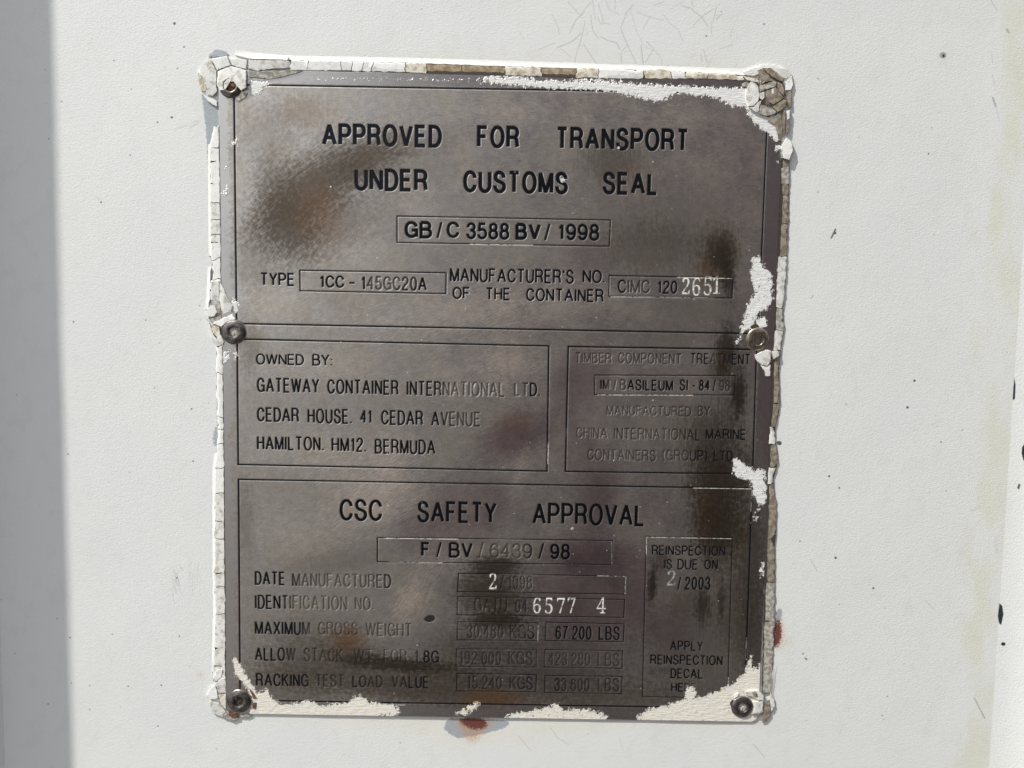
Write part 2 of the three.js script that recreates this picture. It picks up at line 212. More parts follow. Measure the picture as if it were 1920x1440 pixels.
// ------------------------------------------------------------------ stroke lettering (monoline grotesque capitals)
const GL = {
  A: [.66, 'M0 1L.33 0L.66 1M.11 .66L.55 .66'], B: [.56, 'M0 0L0 1L.32 1C.64 1 .64 .47 .32 .47L0 .47M.32 .47C.57 .47 .57 0 .3 0L0 0'], C: [.6, 'M.59 .31C.54 -.11 0 -.12 0 .5C0 1.12 .55 1.1 .6 .67'],
  D: [.56, 'M0 0L0 1L.24 1C.68 1 .68 0 .24 0L0 0L0 .1'], E: [.5, 'M.48 0L0 0L0 1L.5 1M0 .47L.45 .47'], F: [.48, 'M.48 0L0 0L0 1M0 .48L.42 .48'], G: [.62, 'M.6 .3C.53 -.11 0 -.12 0 .5C0 1.12 .52 1.06 .62 .78M.62 1L.62 .54L.34 .54'],
  H: [.56, 'M0 0L0 1M.56 0L.56 1M0 .47L.56 .47'], I: [.02, 'M.01 0L.01 1'], K: [.56, 'M0 0L0 1M.53 0L0 .6M.18 .41L.56 1'], L: [.46, 'M0 0L0 1L.46 1'], M: [.68, 'M0 1L0 0L.34 1L.68 0L.68 1'], N: [.56, 'M0 1L0 0L.56 1L.56 0'],
  O: [.66, 'M.33 0C-.11 0 -.11 1 .33 1C.77 1 .77 0 .33 0L.36 0'], P: [.54, 'M0 1L0 0L.3 0C.62 0 .62 .54 .3 .54L0 .54'], R: [.58, 'M0 1L0 0L.32 0C.63 0 .63 .51 .32 .51L0 .51M.32 .51C.6 .51 .5 .82 .58 1'],
  S: [.55, 'M.52 .28C.5 -.1 .02 -.08 .03 .25C.04 .56 .55 .42 .55 .73C.55 1.1 0 1.1 0 .68'], T: [.54, 'M0 0L.54 0M.27 0L.27 1'], U: [.56, 'M0 0L0 .66C0 1.12 .56 1.12 .56 .66L.56 0'], V: [.6, 'M0 0L.3 1L.6 0'], W: [.88, 'M0 0L.22 1L.44 0L.66 1L.88 0'],
  X: [.58, 'M0 0L.58 1M.58 0L0 1'], Y: [.58, 'M0 0L.29 .55L.58 0M.29 .55L.29 1'],
  0: [.5, 'M.25 0C-.08 0 -.08 1 .25 1C.58 1 .58 0 .25 0L.28 0'], 1: [.3, 'M.02 .2C.16 .2 .2 .1 .22 0L.22 1'], 2: [.5, 'M.02 .3C.02 -.1 .5 -.09 .48 .28C.47 .52 .05 .66 0 1L.5 1'], 3: [.49, 'M.02 .26C.05 -.1 .48 -.07 .46 .24C.45 .44 .3 .46 .18 .46M.18 .46C.34 .46 .5 .52 .49 .74C.47 1.1 0 1.08 0 .7'],
  4: [.52, 'M.38 1L.38 0L0 .69L.52 .69'], 5: [.5, 'M.46 0L.08 0L.03 .5C.15 .32 .5 .34 .5 .68C.5 1.1 .02 1.08 0 .74'], 6: [.5, 'M.47 .24C.42 -.09 0 -.12 0 .56C0 1.12 .5 1.12 .5 .68C.5 .28 .04 .32 .01 .6'], 7: [.5, 'M0 0L.5 0C.3 .3 .2 .6 .17 1'],
  8: [.5, 'M.25 0C-.02 0 -.02 .46 .25 .46C.52 .46 .52 0 .25 0L.27 0M.25 .46C-.08 .46 -.08 1 .25 1C.58 1 .58 .46 .25 .46'], 9: [.5, 'M.03 .76C.08 1.09 .5 1.12 .5 .44C.5 -.12 0 -.12 0 .32C0 .72 .46 .68 .49 .4'],
  '/': [.3, 'M0 1.06L.3 -.04'], '-': [.3, 'M0 .58L.3 .58'], '.': [.06, 'M.03 .9L.03 1'], ':': [.06, 'M.03 .9L.03 1M.03 .4L.03 .5'], "'": [.06, 'M.03 0L.03 .22'], '(': [.16, 'M.16 -.04C-.05 .3 -.05 .75 .16 1.1'], ')': [.16, 'M0 -.04C.21 .3 .21 .75 0 1.1'], ' ': [.3, ''],
};
function strokeText(g, s, x0, x1, yt, yb, lw, tilt) {     // fits the word into x0..x1 (canvas units)
  let nat = 0; for (const ch of s) nat += GL[ch][0];
  const h = yb - yt - lw, gp = lw + 0.085 * h, sx = (x1 - x0 - lw - (s.length - 1) * gp) / nat; let cx = 0; g.lineWidth = lw; g.lineJoin = 'miter'; g.miterLimit = 3; g.lineCap = 'butt';
  const P = (x, y) => { const X = x0 + lw / 2 + cx + x * sx; return [X, yt + lw / 2 + y * h + (X - x0) * tilt]; };
  for (const ch of s) {
    const t = GL[ch][1].match(/[MLC]|-?[\d.]+/g) || []; g.beginPath();
    for (let i = 0; i < t.length;) { const c = t[i++], n = c === 'C' ? 6 : 2, v = t.slice(i, i + n).map(Number); i += n; const q = []; for (let k = 0; k < n; k += 2) q.push(...P(v[k], v[k + 1])); c === 'M' ? g.moveTo(...q) : c === 'L' ? g.lineTo(...q) : g.bezierCurveTo(...q); }
    g.stroke(); cx += GL[ch][0] * sx + gp;
  }
}

// ------------------------------------------------------------------ the plate: texture
const PZ = 0.0007, PX0 = -0.1316, PX1 = 0.1322, PY = 0.1552;
const TH = 2048, TS = TH / (2 * PY), TW = Math.round((PX1 - PX0) * TS);
function plateTextures() {
  const K = TS / 4000;
  const toC = (px, py) => { const p = at(px, py, PZ); return [(p[0] - PX0) * TS, (PY - p[1]) * TS]; };
  const layer = () => { const [c, g] = cnv(TW, TH); g.fillStyle = '#000'; g.fillRect(0, 0, TW, TH); g.strokeStyle = g.fillStyle = '#fff'; return g; };
  const ink = layer(), chalk = layer(), pnt = layer(), scr = layer(), wear = layer();
  const grey = (v) => { v = Math.round(v * 255); return `rgb(${v},${v},${v})`; };
  const T = (s, x0, x1, yt, yb, lw = 3.4) => { const a = toC(x0, yt), b = toC(x1, yt), c = toC(x0, yb); strokeText(ink, s, a[0], a[0] + (b[0] - a[0]) , a[1], c[1], lw * K, 0); };
  [['APPROVED', 604, 829, 231, 274, 7], ['FOR', 895, 975, 235, 278, 7], ['TRANSPORT', 1043, 1293, 237.5, 281, 7], ['UNDER', 665, 803, 315.5, 358, 7], ['CUSTOMS', 869, 1066, 319, 362, 7], ['SEAL', 1131, 1236, 322, 365, 7],
    ['GB', 759, 811, 414, 447, 6], ['/', 819, 830, 416, 447, 4], ['C', 838, 862, 415, 447, 5.4], ['3588', 875, 956, 417, 449, 5.2], ['BV', 967, 1015, 418, 450, 6.2], ['/', 1021, 1033, 419, 451, 4], ['1998', 1046, 1125, 419, 451, 5.2],
    ['TYPE', 488, 553, 511, 536, 3.6], ['1CC', 599, 646, 516, 540, 3.6], ['-', 654, 667, 517, 541, 3.4], ['145GC20A', 677, 801, 517.5, 544, 3.6],
    ["MANUFACTURER'S", 844, 1077, 502, 529, 3.6], ['NO.', 1093, 1136, 506, 531, 3.6], ['OF', 849, 882, 538, 561, 3.4], ['THE', 911, 958, 539, 563, 3.4], ['CONTAINER', 987, 1133, 540, 565, 3.6],
    ['CIMC', 1159, 1220, 524, 550, 3.4], ['120', 1233, 1271, 526, 551, 3.4],
    ['OWNED', 480, 570, 663, 684, 3], ['BY:', 586, 624, 664, 686, 3], ['GATEWAY', 482, 599, 708, 736, 3.5], ['CONTAINER', 614, 748, 711, 739, 3.5], ['INTERNATIONAL', 763, 948, 714, 742, 3.3], ['LTD.', 965, 1014, 717, 743, 3.3],
    ['CEDAR', 482, 561, 763.5, 791, 3.5], ['HOUSE.', 577, 661, 766, 794, 3.5], ['41', 676, 698, 768, 794, 3.3], ['CEDAR', 715, 794, 769, 797, 3.4], ['AVENUE', 809, 902, 771, 799, 3.3],
    ['HAMILTON.', 482, 608, 817, 844, 3.5], ['HM12.', 622, 688, 820, 847, 3.5], ['BERMUDA', 703, 817, 823, 851, 3.5],
    ['TIMBER', 1079, 1148, 661, 681, 2.6], ['COMPONENT', 1160, 1279, 661, 682, 2.6], ['TREATMENT', 1295, 1408, 662, 683, 2.6], ['IM', 1126, 1144, 711, 731, 3], ['/', 1151, 1157, 711, 732, 2.4], ['BASILEUM', 1163, 1263, 711, 732, 3], ['SI', 1275, 1291, 711, 733, 3.2], ['-', 1298, 1306, 712, 733, 3], ['84', 1311, 1332, 712, 733, 3.2], ['/', 1337, 1343, 712, 734, 2.6], ['98', 1350, 1370, 713, 734, 2.6],
    ['MANUFACTURED', 1138, 1297, 760, 779, 2.5], ['BY:', 1309, 1337, 761, 780, 2.5], ['CHINA', 1081, 1140, 801, 822, 2.6], ['INTERNATIONAL', 1152, 1315, 802, 824, 2.6], ['MARINE', 1324, 1400, 804, 824, 2.8], ['CONTAINERS', 1102, 1231, 842, 863, 2.6], ['(GROUP)', 1243, 1327, 843, 864, 2.7], ['LTD.', 1339, 1380, 845, 865, 2.7],
    ['CSC', 637, 717, 935, 977, 6], ['SAFETY', 783, 932, 939, 980, 6], ['APPROVAL', 999, 1211, 942, 984, 6],
    ['F', 790, 807, 1016, 1044, 5], ['/', 818, 829, 1016, 1045, 3.6], ['BV', 842, 887, 1016, 1046, 5], ['/', 898, 908, 1017, 1046, 3], ['6439', 919, 999, 1018, 1047, 4], ['/', 1010, 1021, 1018, 1048, 3.6], ['98', 1032, 1070, 1019, 1049, 5],
    ['DATE', 478, 535, 1071, 1097, 3.5], ['MANUFACTURED', 548, 734, 1074, 1100, 3.3], ['IDENTIFICATION', 478, 652, 1115, 1142, 3.3], ['NO.', 666, 702, 1119, 1144, 3.1], ['MAXIMUM', 478, 582, 1164, 1190, 3.4], ['GROSS', 597, 672, 1166, 1191, 3], ['WEIGHT', 686, 773, 1167, 1193, 3], ['ALLOW', 478, 555, 1213, 1239, 3.3], ['STACK', 570, 644, 1215, 1241, 3], ['WT.', 664, 706, 1216, 1242, 3], ['FOR', 720, 764, 1217, 1242, 3], ['1.8G', 777, 824, 1219, 1243, 3.2], ['RACKING', 480, 579, 1262, 1287, 3.4], ['TEST', 592, 646, 1264, 1288, 3.1], ['LOAD', 661, 718, 1266, 1289, 3.1], ['VALUE', 735, 805, 1267, 1290, 3.2],
    ['/', 938, 946, 1079, 1105, 2.4], ['1998', 953, 999, 1079, 1105, 2.8], ['GATU', 890, 952, 1121, 1148, 3], ['04', 967, 990, 1124, 1149, 3], ['30.480', 876, 945, 1171, 1197, 2.8], ['KGS', 957, 1003, 1171, 1198, 3], ['67.200', 1042, 1110, 1173, 1199, 3.2], ['LBS', 1123, 1163, 1174, 1200, 3.2], ['192.000', 862, 941, 1221, 1246, 2.8], ['KGS', 954, 1000, 1221, 1247, 2.9], ['423.280', 1029, 1108, 1223, 1248, 2.8], ['LBS', 1122, 1163, 1224, 1249, 2.8], ['15.240', 876, 942, 1267, 1292, 2.9], ['KGS', 956, 1000, 1268, 1293, 3], ['33.600', 1040, 1107, 1271, 1296, 2.9], ['LBS', 1122, 1162, 1271, 1297, 3],
    ['REINSPECTION', 1223, 1361, 1022, 1041, 2.8], ['IS', 1246, 1261, 1048, 1067, 2.6], ['DUE', 1271, 1310, 1048, 1068, 2.8], ['ON', 1321, 1347, 1049, 1068, 2.8], ['/', 1271, 1278, 1081, 1106, 2.8], ['2003', 1285, 1333, 1081, 1106, 3.4], ['APPLY', 1257, 1319, 1201, 1220, 2.8], ['REINSPECTION', 1220, 1356, 1227, 1246, 2.9], ['DECAL', 1258, 1319, 1253, 1272, 2.9], ['HERE', 1259, 1308, 1280, 1297, 2.9]].forEach((a) => T(...a));
  const L = (g, pts, lw, v = 1, close) => { g.strokeStyle = grey(v); g.lineWidth = lw * K; g.lineJoin = 'miter'; g.lineCap = 'butt'; g.beginPath(); pts.forEach((p, i) => { const q = toC(...p); i ? g.lineTo(...q) : g.moveTo(...q); }); if (close) g.closePath(); g.stroke(); };
  const box = (a, b, c, d, lw) => L(ink, [a, b, c, d], lw, 1, true);
  box([439, 159], [1441, 176], [1422, 626], [444, 607], 3);                                  // upper field
  box([445, 636], [1029.5, 649], [1026, 883.5], [447, 871], 3);                              // owner
  box([1066, 650], [1419, 655.5], [1411.5, 889], [1060.5, 884], 3);                          // timber
  box([447.5, 899], [1410.5, 916], [1396, 1328], [450.5, 1313], 3);                          // safety approval
  box([745, 405.5], [1145, 413], [1143, 462], [745, 455], 2); box([562.5, 507], [837, 512], [836.5, 551], [563, 545.5], 2.2); box([1142.5, 517], [1375, 521.5], [1373, 559], [1142, 556], 2);
  box([1116, 703.5], [1379, 704.5], [1378, 741], [1115, 740], 1.7); box([708, 1008], [1149, 1013.5], [1147.5, 1058.5], [708, 1053.5], 2);
  box([1212, 1006.5], [1373.5, 1009.5], [1364.5, 1309], [1205, 1306], 1.8);
  box([860, 1075], [1173.5, 1080.5], [1172, 1114], [858.5, 1109.5], 1.9); box([859, 1119], [1171.5, 1124], [1170, 1157.5], [858, 1153], 1.9);
  box([859, 1166], [1009.5, 1168], [1008, 1201.5], [857.5, 1200], 1.8); box([1024.5, 1166.5], [1171, 1170], [1169, 1203.5], [1023, 1201], 1.8); box([857, 1217], [1007, 1218], [1006, 1251], [855.5, 1249.5], 1.8); box([1022.5, 1218], [1168, 1220.5], [1167, 1253.5], [1021, 1251], 1.8); box([857.5, 1263], [1006.5, 1265], [1005, 1297.5], [856.5, 1295.5], 1.8); box([1022.5, 1266.5], [1167, 1268.5], [1166, 1301], [1021.5, 1298.5], 1.8);
  // hand stamped figures, filled with white
  const stamp = (s, x, y0, y1, w, v = 1) => { const a = toC(x, y0), b = toC(x + w, y1), h = b[1] - a[1]; chalk.save(); chalk.fillStyle = grey(v); chalk.font = '200px serif'; const m = chalk.measureText(s); chalk.translate(a[0], b[1]); chalk.scale((b[0] - a[0]) / m.width * 1.08, h / 143); chalk.fillText(s, 0, 0); chalk.restore(); };
  [['2', 1278, 521, 552], ['6', 1297, 521, 554], ['5', 1319, 518, 553], ['1', 1335, 518, 551], ['2', 916, 1075, 1105], ['6', 998, 1121, 1150], ['5', 1021, 1120, 1150], ['7', 1043, 1120, 1150], ['7', 1063, 1120, 1150], ['4', 1119, 1120, 1150]].forEach(([s, x, a, b]) => stamp(s, x, a, b, 16)); stamp('2', 1250, 1070, 1098, 18, 0.5);
  // white in some worn grooves
  [[[1300, 915], [1410, 916.5], [1408, 960]], [[1380, 888], [1400, 889]], [[1147.5, 1014], [1147, 1058]], [[1173, 1081], [1172, 1114]], [[1212, 1040], [1212, 1007], [1372, 1010]], [[1270, 520], [1374, 522]], [[1145, 556], [1340, 558]], [[720, 1009], [860, 1011]], [[730, 1053], [830, 1055]], [[1028, 830], [1027, 870]], [[1120, 740], [1300, 741]], [[1400, 1195], [1398, 1240]], [[1366, 1270], [1365, 1290]], [[1120, 1079.5], [1172, 1080.5]], [[1008, 1201], [1009, 1172]], [[880, 457.5], [1000, 459.5]], [[640, 1321], [760, 1322]]].forEach((p) => L(chalk, p, 1.3, 0.75));
  // paint left on the face: ragged patches
  const poly = (pts, v = 1) => { pnt.fillStyle = grey(v); pnt.beginPath(); pts.forEach((p, i) => { const q = toC(...p); i ? pnt.lineTo(...q) : pnt.moveTo(...q); }); pnt.closePath(); pnt.fill(); };
  poly([[880, 151], [960, 149], [1080, 154], [1200, 158], [1290, 163], [1408, 166], [1408, 198], [1370, 199], [1352, 186], [1335, 180], [1300, 180], [1272, 174], [1250, 184], [1238, 192], [1200, 183], [1150, 172], [1080, 167], [1000, 164], [940, 158]]);
  poly([[905, 142], [960, 142], [1000, 146], [996, 150], [940, 149], [906, 147]], 0.75); poly([[1075, 147], [1110, 148], [1174, 152], [1172, 156], [1076, 152]], 0.7);
  poly([[1398, 192], [1420, 206], [1440, 218], [1464, 214], [1460, 235], [1467, 262], [1456, 268], [1444, 252], [1425, 240], [1405, 218]]); poly([[1454, 273], [1466, 273], [1466, 284], [1455, 284]]); poly([[1458, 298], [1462, 298], [1462, 306], [1459, 306]], 0.8);
  poly([[1410, 486], [1424, 480], [1432, 498], [1446, 516], [1450, 556], [1442, 578], [1420, 590], [1412, 606], [1420, 612], [1430, 590], [1438, 600], [1434, 615], [1404, 618], [1386, 628], [1394, 600], [1402, 572], [1418, 548], [1408, 522]], 0.95); poly([[1382, 632], [1392, 630], [1388, 648], [1378, 645]], 0.8);
  poly([[1374, 862], [1382, 858], [1398, 870], [1415, 882], [1433, 876], [1436, 910], [1438, 940], [1428, 950], [1412, 930], [1410, 905], [1394, 897], [1376, 892]], 0.95); poly([[1415, 955], [1432, 945], [1424, 980], [1412, 985]], 0.42);
  poly([[1426, 1060], [1434, 1052], [1432, 1086], [1424, 1078]]);
  poly([[1194, 1344], [1216, 1330], [1252, 1322], [1288, 1308], [1284, 1292], [1296, 1288], [1308, 1300], [1300, 1312], [1336, 1300], [1372, 1284], [1398, 1262], [1404, 1236], [1412, 1224], [1411, 1252], [1420, 1256], [1422, 1244], [1428, 1248], [1426, 1360], [1200, 1352]]);
  poly([[946, 1346], [960, 1338], [992, 1334], [1030, 1324], [1048, 1318], [1052, 1330], [1106, 1330], [1140, 1340], [1136, 1350], [960, 1348]], 0.92);
  poly([[464, 1346], [474, 1318], [482, 1302], [502, 1292], [512, 1312], [532, 1322], [584, 1314], [602, 1324], [650, 1318], [676, 1302], [692, 1318], [738, 1322], [754, 1334], [740, 1342], [470, 1346]]);
  poly([[437, 1230], [448, 1240], [456, 1256], [468, 1276], [482, 1298], [492, 1310], [478, 1320], [462, 1288], [440, 1266]]); poly([[850, 1342], [868, 1330], [888, 1320], [903, 1317], [896, 1328], [872, 1340]], 0.95);
  poly([[436, 559], [445, 566], [450, 584], [438, 588], [432, 574]]); poly([[417, 658], [428, 655], [430, 668], [422, 684], [416, 678]], 0.9); poly([[440, 655], [447, 660], [446, 680], [441, 676]], 0.85); poly([[439, 255], [446, 262], [444, 284], [438, 278]], 0.8); poly([[418, 312], [426, 313], [424, 324]], 0.6); poly([[416, 350], [428, 346], [424, 376], [418, 378]], 0.5);
  poly([[466, 150], [510, 154], [492, 166], [484, 178], [466, 176]], 0.9); poly([[425, 726], [430, 720], [426, 740]], 0.6);
  L(pnt, [[580, 149], [620, 149], [706, 150], [800, 149], [900, 151]], 2.4, 0.62);
  const r = rng(501);
  // fine scratches left by wiping: arcs round a point below and left of the centre
  scr.lineCap = 'round';
  const scratch = (n, x0, x1, y0, y1, cx, cy, len, v, lw = 0.8) => { for (let i = 0; i < n; i++) { const x = mix(x0, x1, r()), y = mix(y0, y1, r()), a = Math.atan2(y - cy, x - cx) + Math.PI / 2 + (r() - 0.5) * 0.35, l = len * (0.3 + r()); L(scr, [[x, y], [x + Math.cos(a) * l, y + Math.sin(a) * l]], lw * (0.6 + 0.7 * r()), Math.min(1, 1.25 * v * (0.2 + 0.8 * r()))); } };
  scratch(2600, 420, 1440, 150, 1330, 600, 1500, 12, 0.32); scratch(900, 440, 800, 200, 460, 760, 520, 22, 0.25); scratch(500, 690, 860, 1000, 1190, 560, 900, 22, 0.6); scratch(240, 950, 1010, 820, 1030, 700, 1400, 14, 0.75); scratch(420, 640, 860, 720, 960, 560, 1300, 18, 0.5); scratch(260, 900, 1040, 650, 800, 800, 1200, 24, 0.6); scratch(300, 520, 780, 1240, 1320, 640, 900, 22, 0.4); scratch(500, 640, 1000, 540, 720, 500, 1300, 16, 0.4);
  for (let i = 0; i < 70; i++) { const x = mix(450, 1420, r()), y = mix(180, 1300, r()); L(scr, [[x, y], [x + 6 + 14 * r(), y - 4 - 9 * r()]], 1.1, 0.8 * r()); }
  // white overspray dust
  for (let i = 0; i < 650; i++) { const x = mix(430, 1440, Math.pow(r(), 0.7)), y = mix(150, 1330, Math.pow(r(), 0.8)), q = toC(x, y); chalk.fillStyle = grey(0.3 + 0.6 * r()); chalk.beginPath(); chalk.arc(q[0], q[1], (0.35 + 1.0 * Math.pow(r(), 4)) * K, 0, 7); chalk.fill(); }
  for (const [x, y, s] of [[1055, 338, 4.5], [1160, 277, 2.4], [1073, 991, 3], [620, 350, 1.6]]) { const q = toC(x, y); chalk.fillStyle = '#fff'; chalk.beginPath(); chalk.arc(q[0], q[1], s * K, 0, 7); chalk.fill(); }
  // where the ink has gone
  const W = (x, y, rx, ry, v) => { const q = toC(x, y); wear.save(); wear.translate(...q); wear.scale(rx * K, ry * K); const gr = wear.createRadialGradient(0, 0, 0, 0, 0, 1); gr.addColorStop(0, `rgba(255,255,255,${v})`); gr.addColorStop(0.6, `rgba(255,255,255,${v * 0.8})`); gr.addColorStop(1, 'rgba(255,255,255,0)'); wear.fillStyle = gr; wear.fillRect(-1, -1, 2, 2); wear.restore(); };
  [[640, 1088, 110, 24, 0.7], [610, 1130, 90, 26, 0.85], [690, 1130, 40, 26, 0.5], [640, 1182, 90, 26, 0.8], [735, 1180, 60, 26, 0.45], [650, 1230, 140, 24, 0.85], [740, 1230, 60, 24, 0.6], [620, 1278, 60, 22, 0.5], [720, 1278, 60, 22, 0.5], [975, 1092, 60, 26, 0.75], [920, 1135, 90, 28, 0.85], [930, 1180, 90, 30, 0.75], [930, 1234, 120, 30, 0.7], [1090, 1236, 100, 26, 0.75], [930, 1280, 90, 30, 0.4], [1110, 1284, 80, 26, 0.5], [945, 1032, 60, 30, 0.7], [905, 1032, 14, 20, 0.6], [890, 730, 75, 26, 0.75], [970, 735, 26, 26, 0.5], [1112, 672, 46, 20, 0.85], [1200, 672, 120, 18, 0.4], [1350, 674, 26, 26, 0.7], [1180, 770, 70, 18, 0.7], [1260, 770, 90, 18, 0.4], [1110, 812, 60, 20, 0.6], [1230, 815, 90, 20, 0.55], [1160, 853, 80, 20, 0.55], [1265, 855, 50, 20, 0.5], [1155, 722, 24, 24, 0.7], [1360, 722, 24, 24, 0.5], [870, 785, 50, 22, 0.4], [1200, 537, 40, 20, 0.35], [720, 530, 40, 20, 0.4], [1300, 1288, 20, 16, 0.8], [760, 527, 30, 20, 0.2]].forEach((a) => W(...a));
  const M = { ink: maskOf(ink, TW, TH), chalk: maskOf(chalk, TW, TH), pnt: blur(maskOf(pnt, TW, TH), TW, TH, 7), scr: maskOf(scr, TW, TH), wear: maskOf(wear, TW, TH) };
  const soft = blur(M.ink.slice(), TW, TH, 1);
  // tar, grease and rust stains: [x, y, rx, ry, rotation, strength, kind, streak direction]
  const ST = [[1000, 1285, 270, 56, 0, 0.55, 0, 0], [905, 1205, 130, 60, 0, 0.5, 3, 0], [540, 1290, 120, 44, 0, 0.5, 0, 0.1], [690, 1262, 210, 44, 0.03, 0.6, 0, 0], [1385, 1130, 60, 110, 0, 0.65, 0, 1.57], [1372, 690, 40, 130, 0, 0.65, 0, 1.57], [1330, 930, 46, 120, 0, 0.5, 3, 1.57], [770, 325, 100, 50, -0.35, 0.3, 0, -0.4], [640, 420, 90, 60, -0.6, 0.4, 0, -0.7], [500, 250, 70, 60, -0.5, 0.25, 0, -0.5], [1040, 770, 60, 90, 0.3, 0.3, 1, 0.3], [850, 1230, 90, 60, 0, 0.5, 0, 0], [1110, 480, 60, 50, 0, 0.3, 1, 0.3],
    [590, 350, 165, 66, -0.62, 0.85, 0, -0.6], [690, 300, 100, 40, -0.45, 0.75, 0, -0.5], [540, 425, 66, 80, -0.5, 0.85, 0, -1.0], [800, 268, 80, 26, -0.25, 0.35, 0, -0.3], [520, 340, 50, 60, -0.5, 0.5, 0, -0.8], [600, 400, 60, 60, -0.7, 0.45, 2, -0.9], [480, 480, 50, 70, 0, 0.25, 0, 1.5], [470, 650, 22, 60, 0, 0.35, 0, 1.5], [462, 980, 20, 90, 0, 0.35, 0, 1.5], [640, 1050, 120, 30, -0.15, 0.35, 0, -0.2], [560, 210, 60, 40, 0, 0.3, 2, 1.5],
    [1150, 300, 72, 52, 0, 0.72, 0, 1.5], [1222, 468, 110, 66, 0, 0.62, 0, 1.4], [1348, 478, 46, 66, 0.1, 1.0, 0, 1.5], [1352, 480, 26, 40, 0.1, 0.8, 3, 1.5], [600, 1240, 150, 70, 0, 0.5, 0, 0.1], [780, 1290, 220, 40, 0, 0.55, 0, 0], [920, 1110, 100, 90, 0, 0.5, 3, 0], [1345, 900, 60, 130, 0, 0.5, 3, 1.57], [1366, 520, 16, 50, 0, 1.0, 3, 1.57], [1320, 510, 34, 24, 0, 0.5, 2, 1.5], [1290, 410, 110, 80, 0.3, 0.4, 0, 1.5], [1150, 420, 80, 60, 0.2, 0.3, 0, 1.2], [1310, 570, 90, 50, 0, 0.35, 0, 1.5], [1180, 345, 70, 40, 0.2, 0.28, 2, 0],
    [1360, 660, 26, 60, 0, 0.95, 3, 1.57], [1385, 740, 18, 56, 0, 1.1, 3, 1.57], [1340, 690, 26, 26, 0, 0.6, 0, 1.57], [1335, 815, 84, 70, 0, 0.8, 0, 1.57], [1350, 900, 92, 80, 0, 0.8, 0, 1.57], [1370, 890, 60, 60, 0, 0.6, 3, 1.57], [1355, 990, 84, 80, 0, 0.85, 0, 1.57], [1350, 985, 60, 60, 0, 0.7, 3, 1.57], [1325, 960, 30, 60, 0, 0.6, 2, 1.57], [1410, 1040, 40, 130, 0, 0.8, 0, 1.57], [1345, 1030, 40, 60, 0, 0.7, 0, 1.57], [1415, 1200, 30, 140, 0, 0.7, 0, 1.57],
    [1223, 1095, 11, 46, 0.05, 1.1, 3, 1.57], [1240, 1050, 22, 30, 0, 0.75, 3, 1.57], [1318, 1135, 18, 50, 0, 0.85, 3, 1.57], [1352, 1130, 8, 46, 0, 0.8, 3, 1.57], [1290, 1130, 40, 34, 0, 0.5, 0, 1.57], [1300, 1200, 120, 150, 0, 0.5, 0, 1.57], [1160, 1310, 200, 40, 0, 0.5, 0, 0], [860, 1290, 160, 50, 0, 0.4, 0, 0], [1050, 1200, 170, 120, 0, 0.3, 1, 0], [1400, 1180, 30, 120, 0, 0.4, 0, 1.57], [1240, 1258, 32, 10, 0, 0.45, 4, 0],
    [930, 1062, 62, 24, 0, 1.05, 3, 0], [915, 1110, 74, 50, 0, 0.9, 0, 0], [930, 1162, 66, 20, 0, 1.05, 3, 0], [960, 1145, 60, 50, 0, 0.55, 0, 0], [925, 1310, 74, 22, 0, 0.8, 2, 0], [870, 1310, 110, 34, 0, 0.4, 0, 0],
    [650, 1196, 38, 30, 0, 0.75, 2, 0], [655, 1225, 70, 30, 0.1, 0.75, 0, 0], [740, 1245, 120, 18, 0.05, 1.0, 3, 0], [820, 1254, 90, 18, 0, 0.6, 0, 0], [590, 1180, 120, 40, 0, 0.3, 0, 0], [740, 1292, 90, 22, 0.1, 0.45, 0, 0.1], [560, 1240, 70, 60, 0, 0.3, 0, 0],
    [1110, 1045, 90, 46, 0.1, 1, 1, 0], [1090, 1110, 130, 120, 0, 0.45, 1, 0], [1050, 1240, 200, 80, 0, 0.45, 4, 0], [1120, 940, 46, 90, 0.2, 0.7, 1, 0.4], [960, 820, 80, 50, -0.4, 0.85, 1, -0.5], [870, 960, 110, 70, -0.3, 0.5, 1, -0.4], [1180, 1100, 60, 90, 0, 0.6, 1, 0], [1110, 1140, 120, 80, 0, 0.45, 1, 0], [1100, 700, 60, 70, 0, 0.5, 1, 0.5], [1250, 1180, 60, 60, 0, 0.5, 1, 0], [800, 1000, 80, 60, 0, 0.35, 1, -0.5], [1090, 850, 40, 60, 0, 0.45, 1, 0.2], [1000, 1240, 160, 60, 0, 0.4, 1, 0], [1250, 640, 60, 40, 0, 0.4, 0, 0], [965, 790, 40, 24, 0, 0.5, 2, 0.2], [1330, 300, 90, 90, 0, 0.12, 1, 0], [740, 420, 40, 50, 0, 0.2, 1, -1]].map(([x, y, rx, ry, ro, s, k, dir]) => { const q = toC(x, y); return { x: q[0], y: q[1], rx: rx * K, ry: ry * K, c: Math.cos(ro), s: Math.sin(ro), a: s, k, dc: Math.cos(dir), ds: Math.sin(dir) }; });
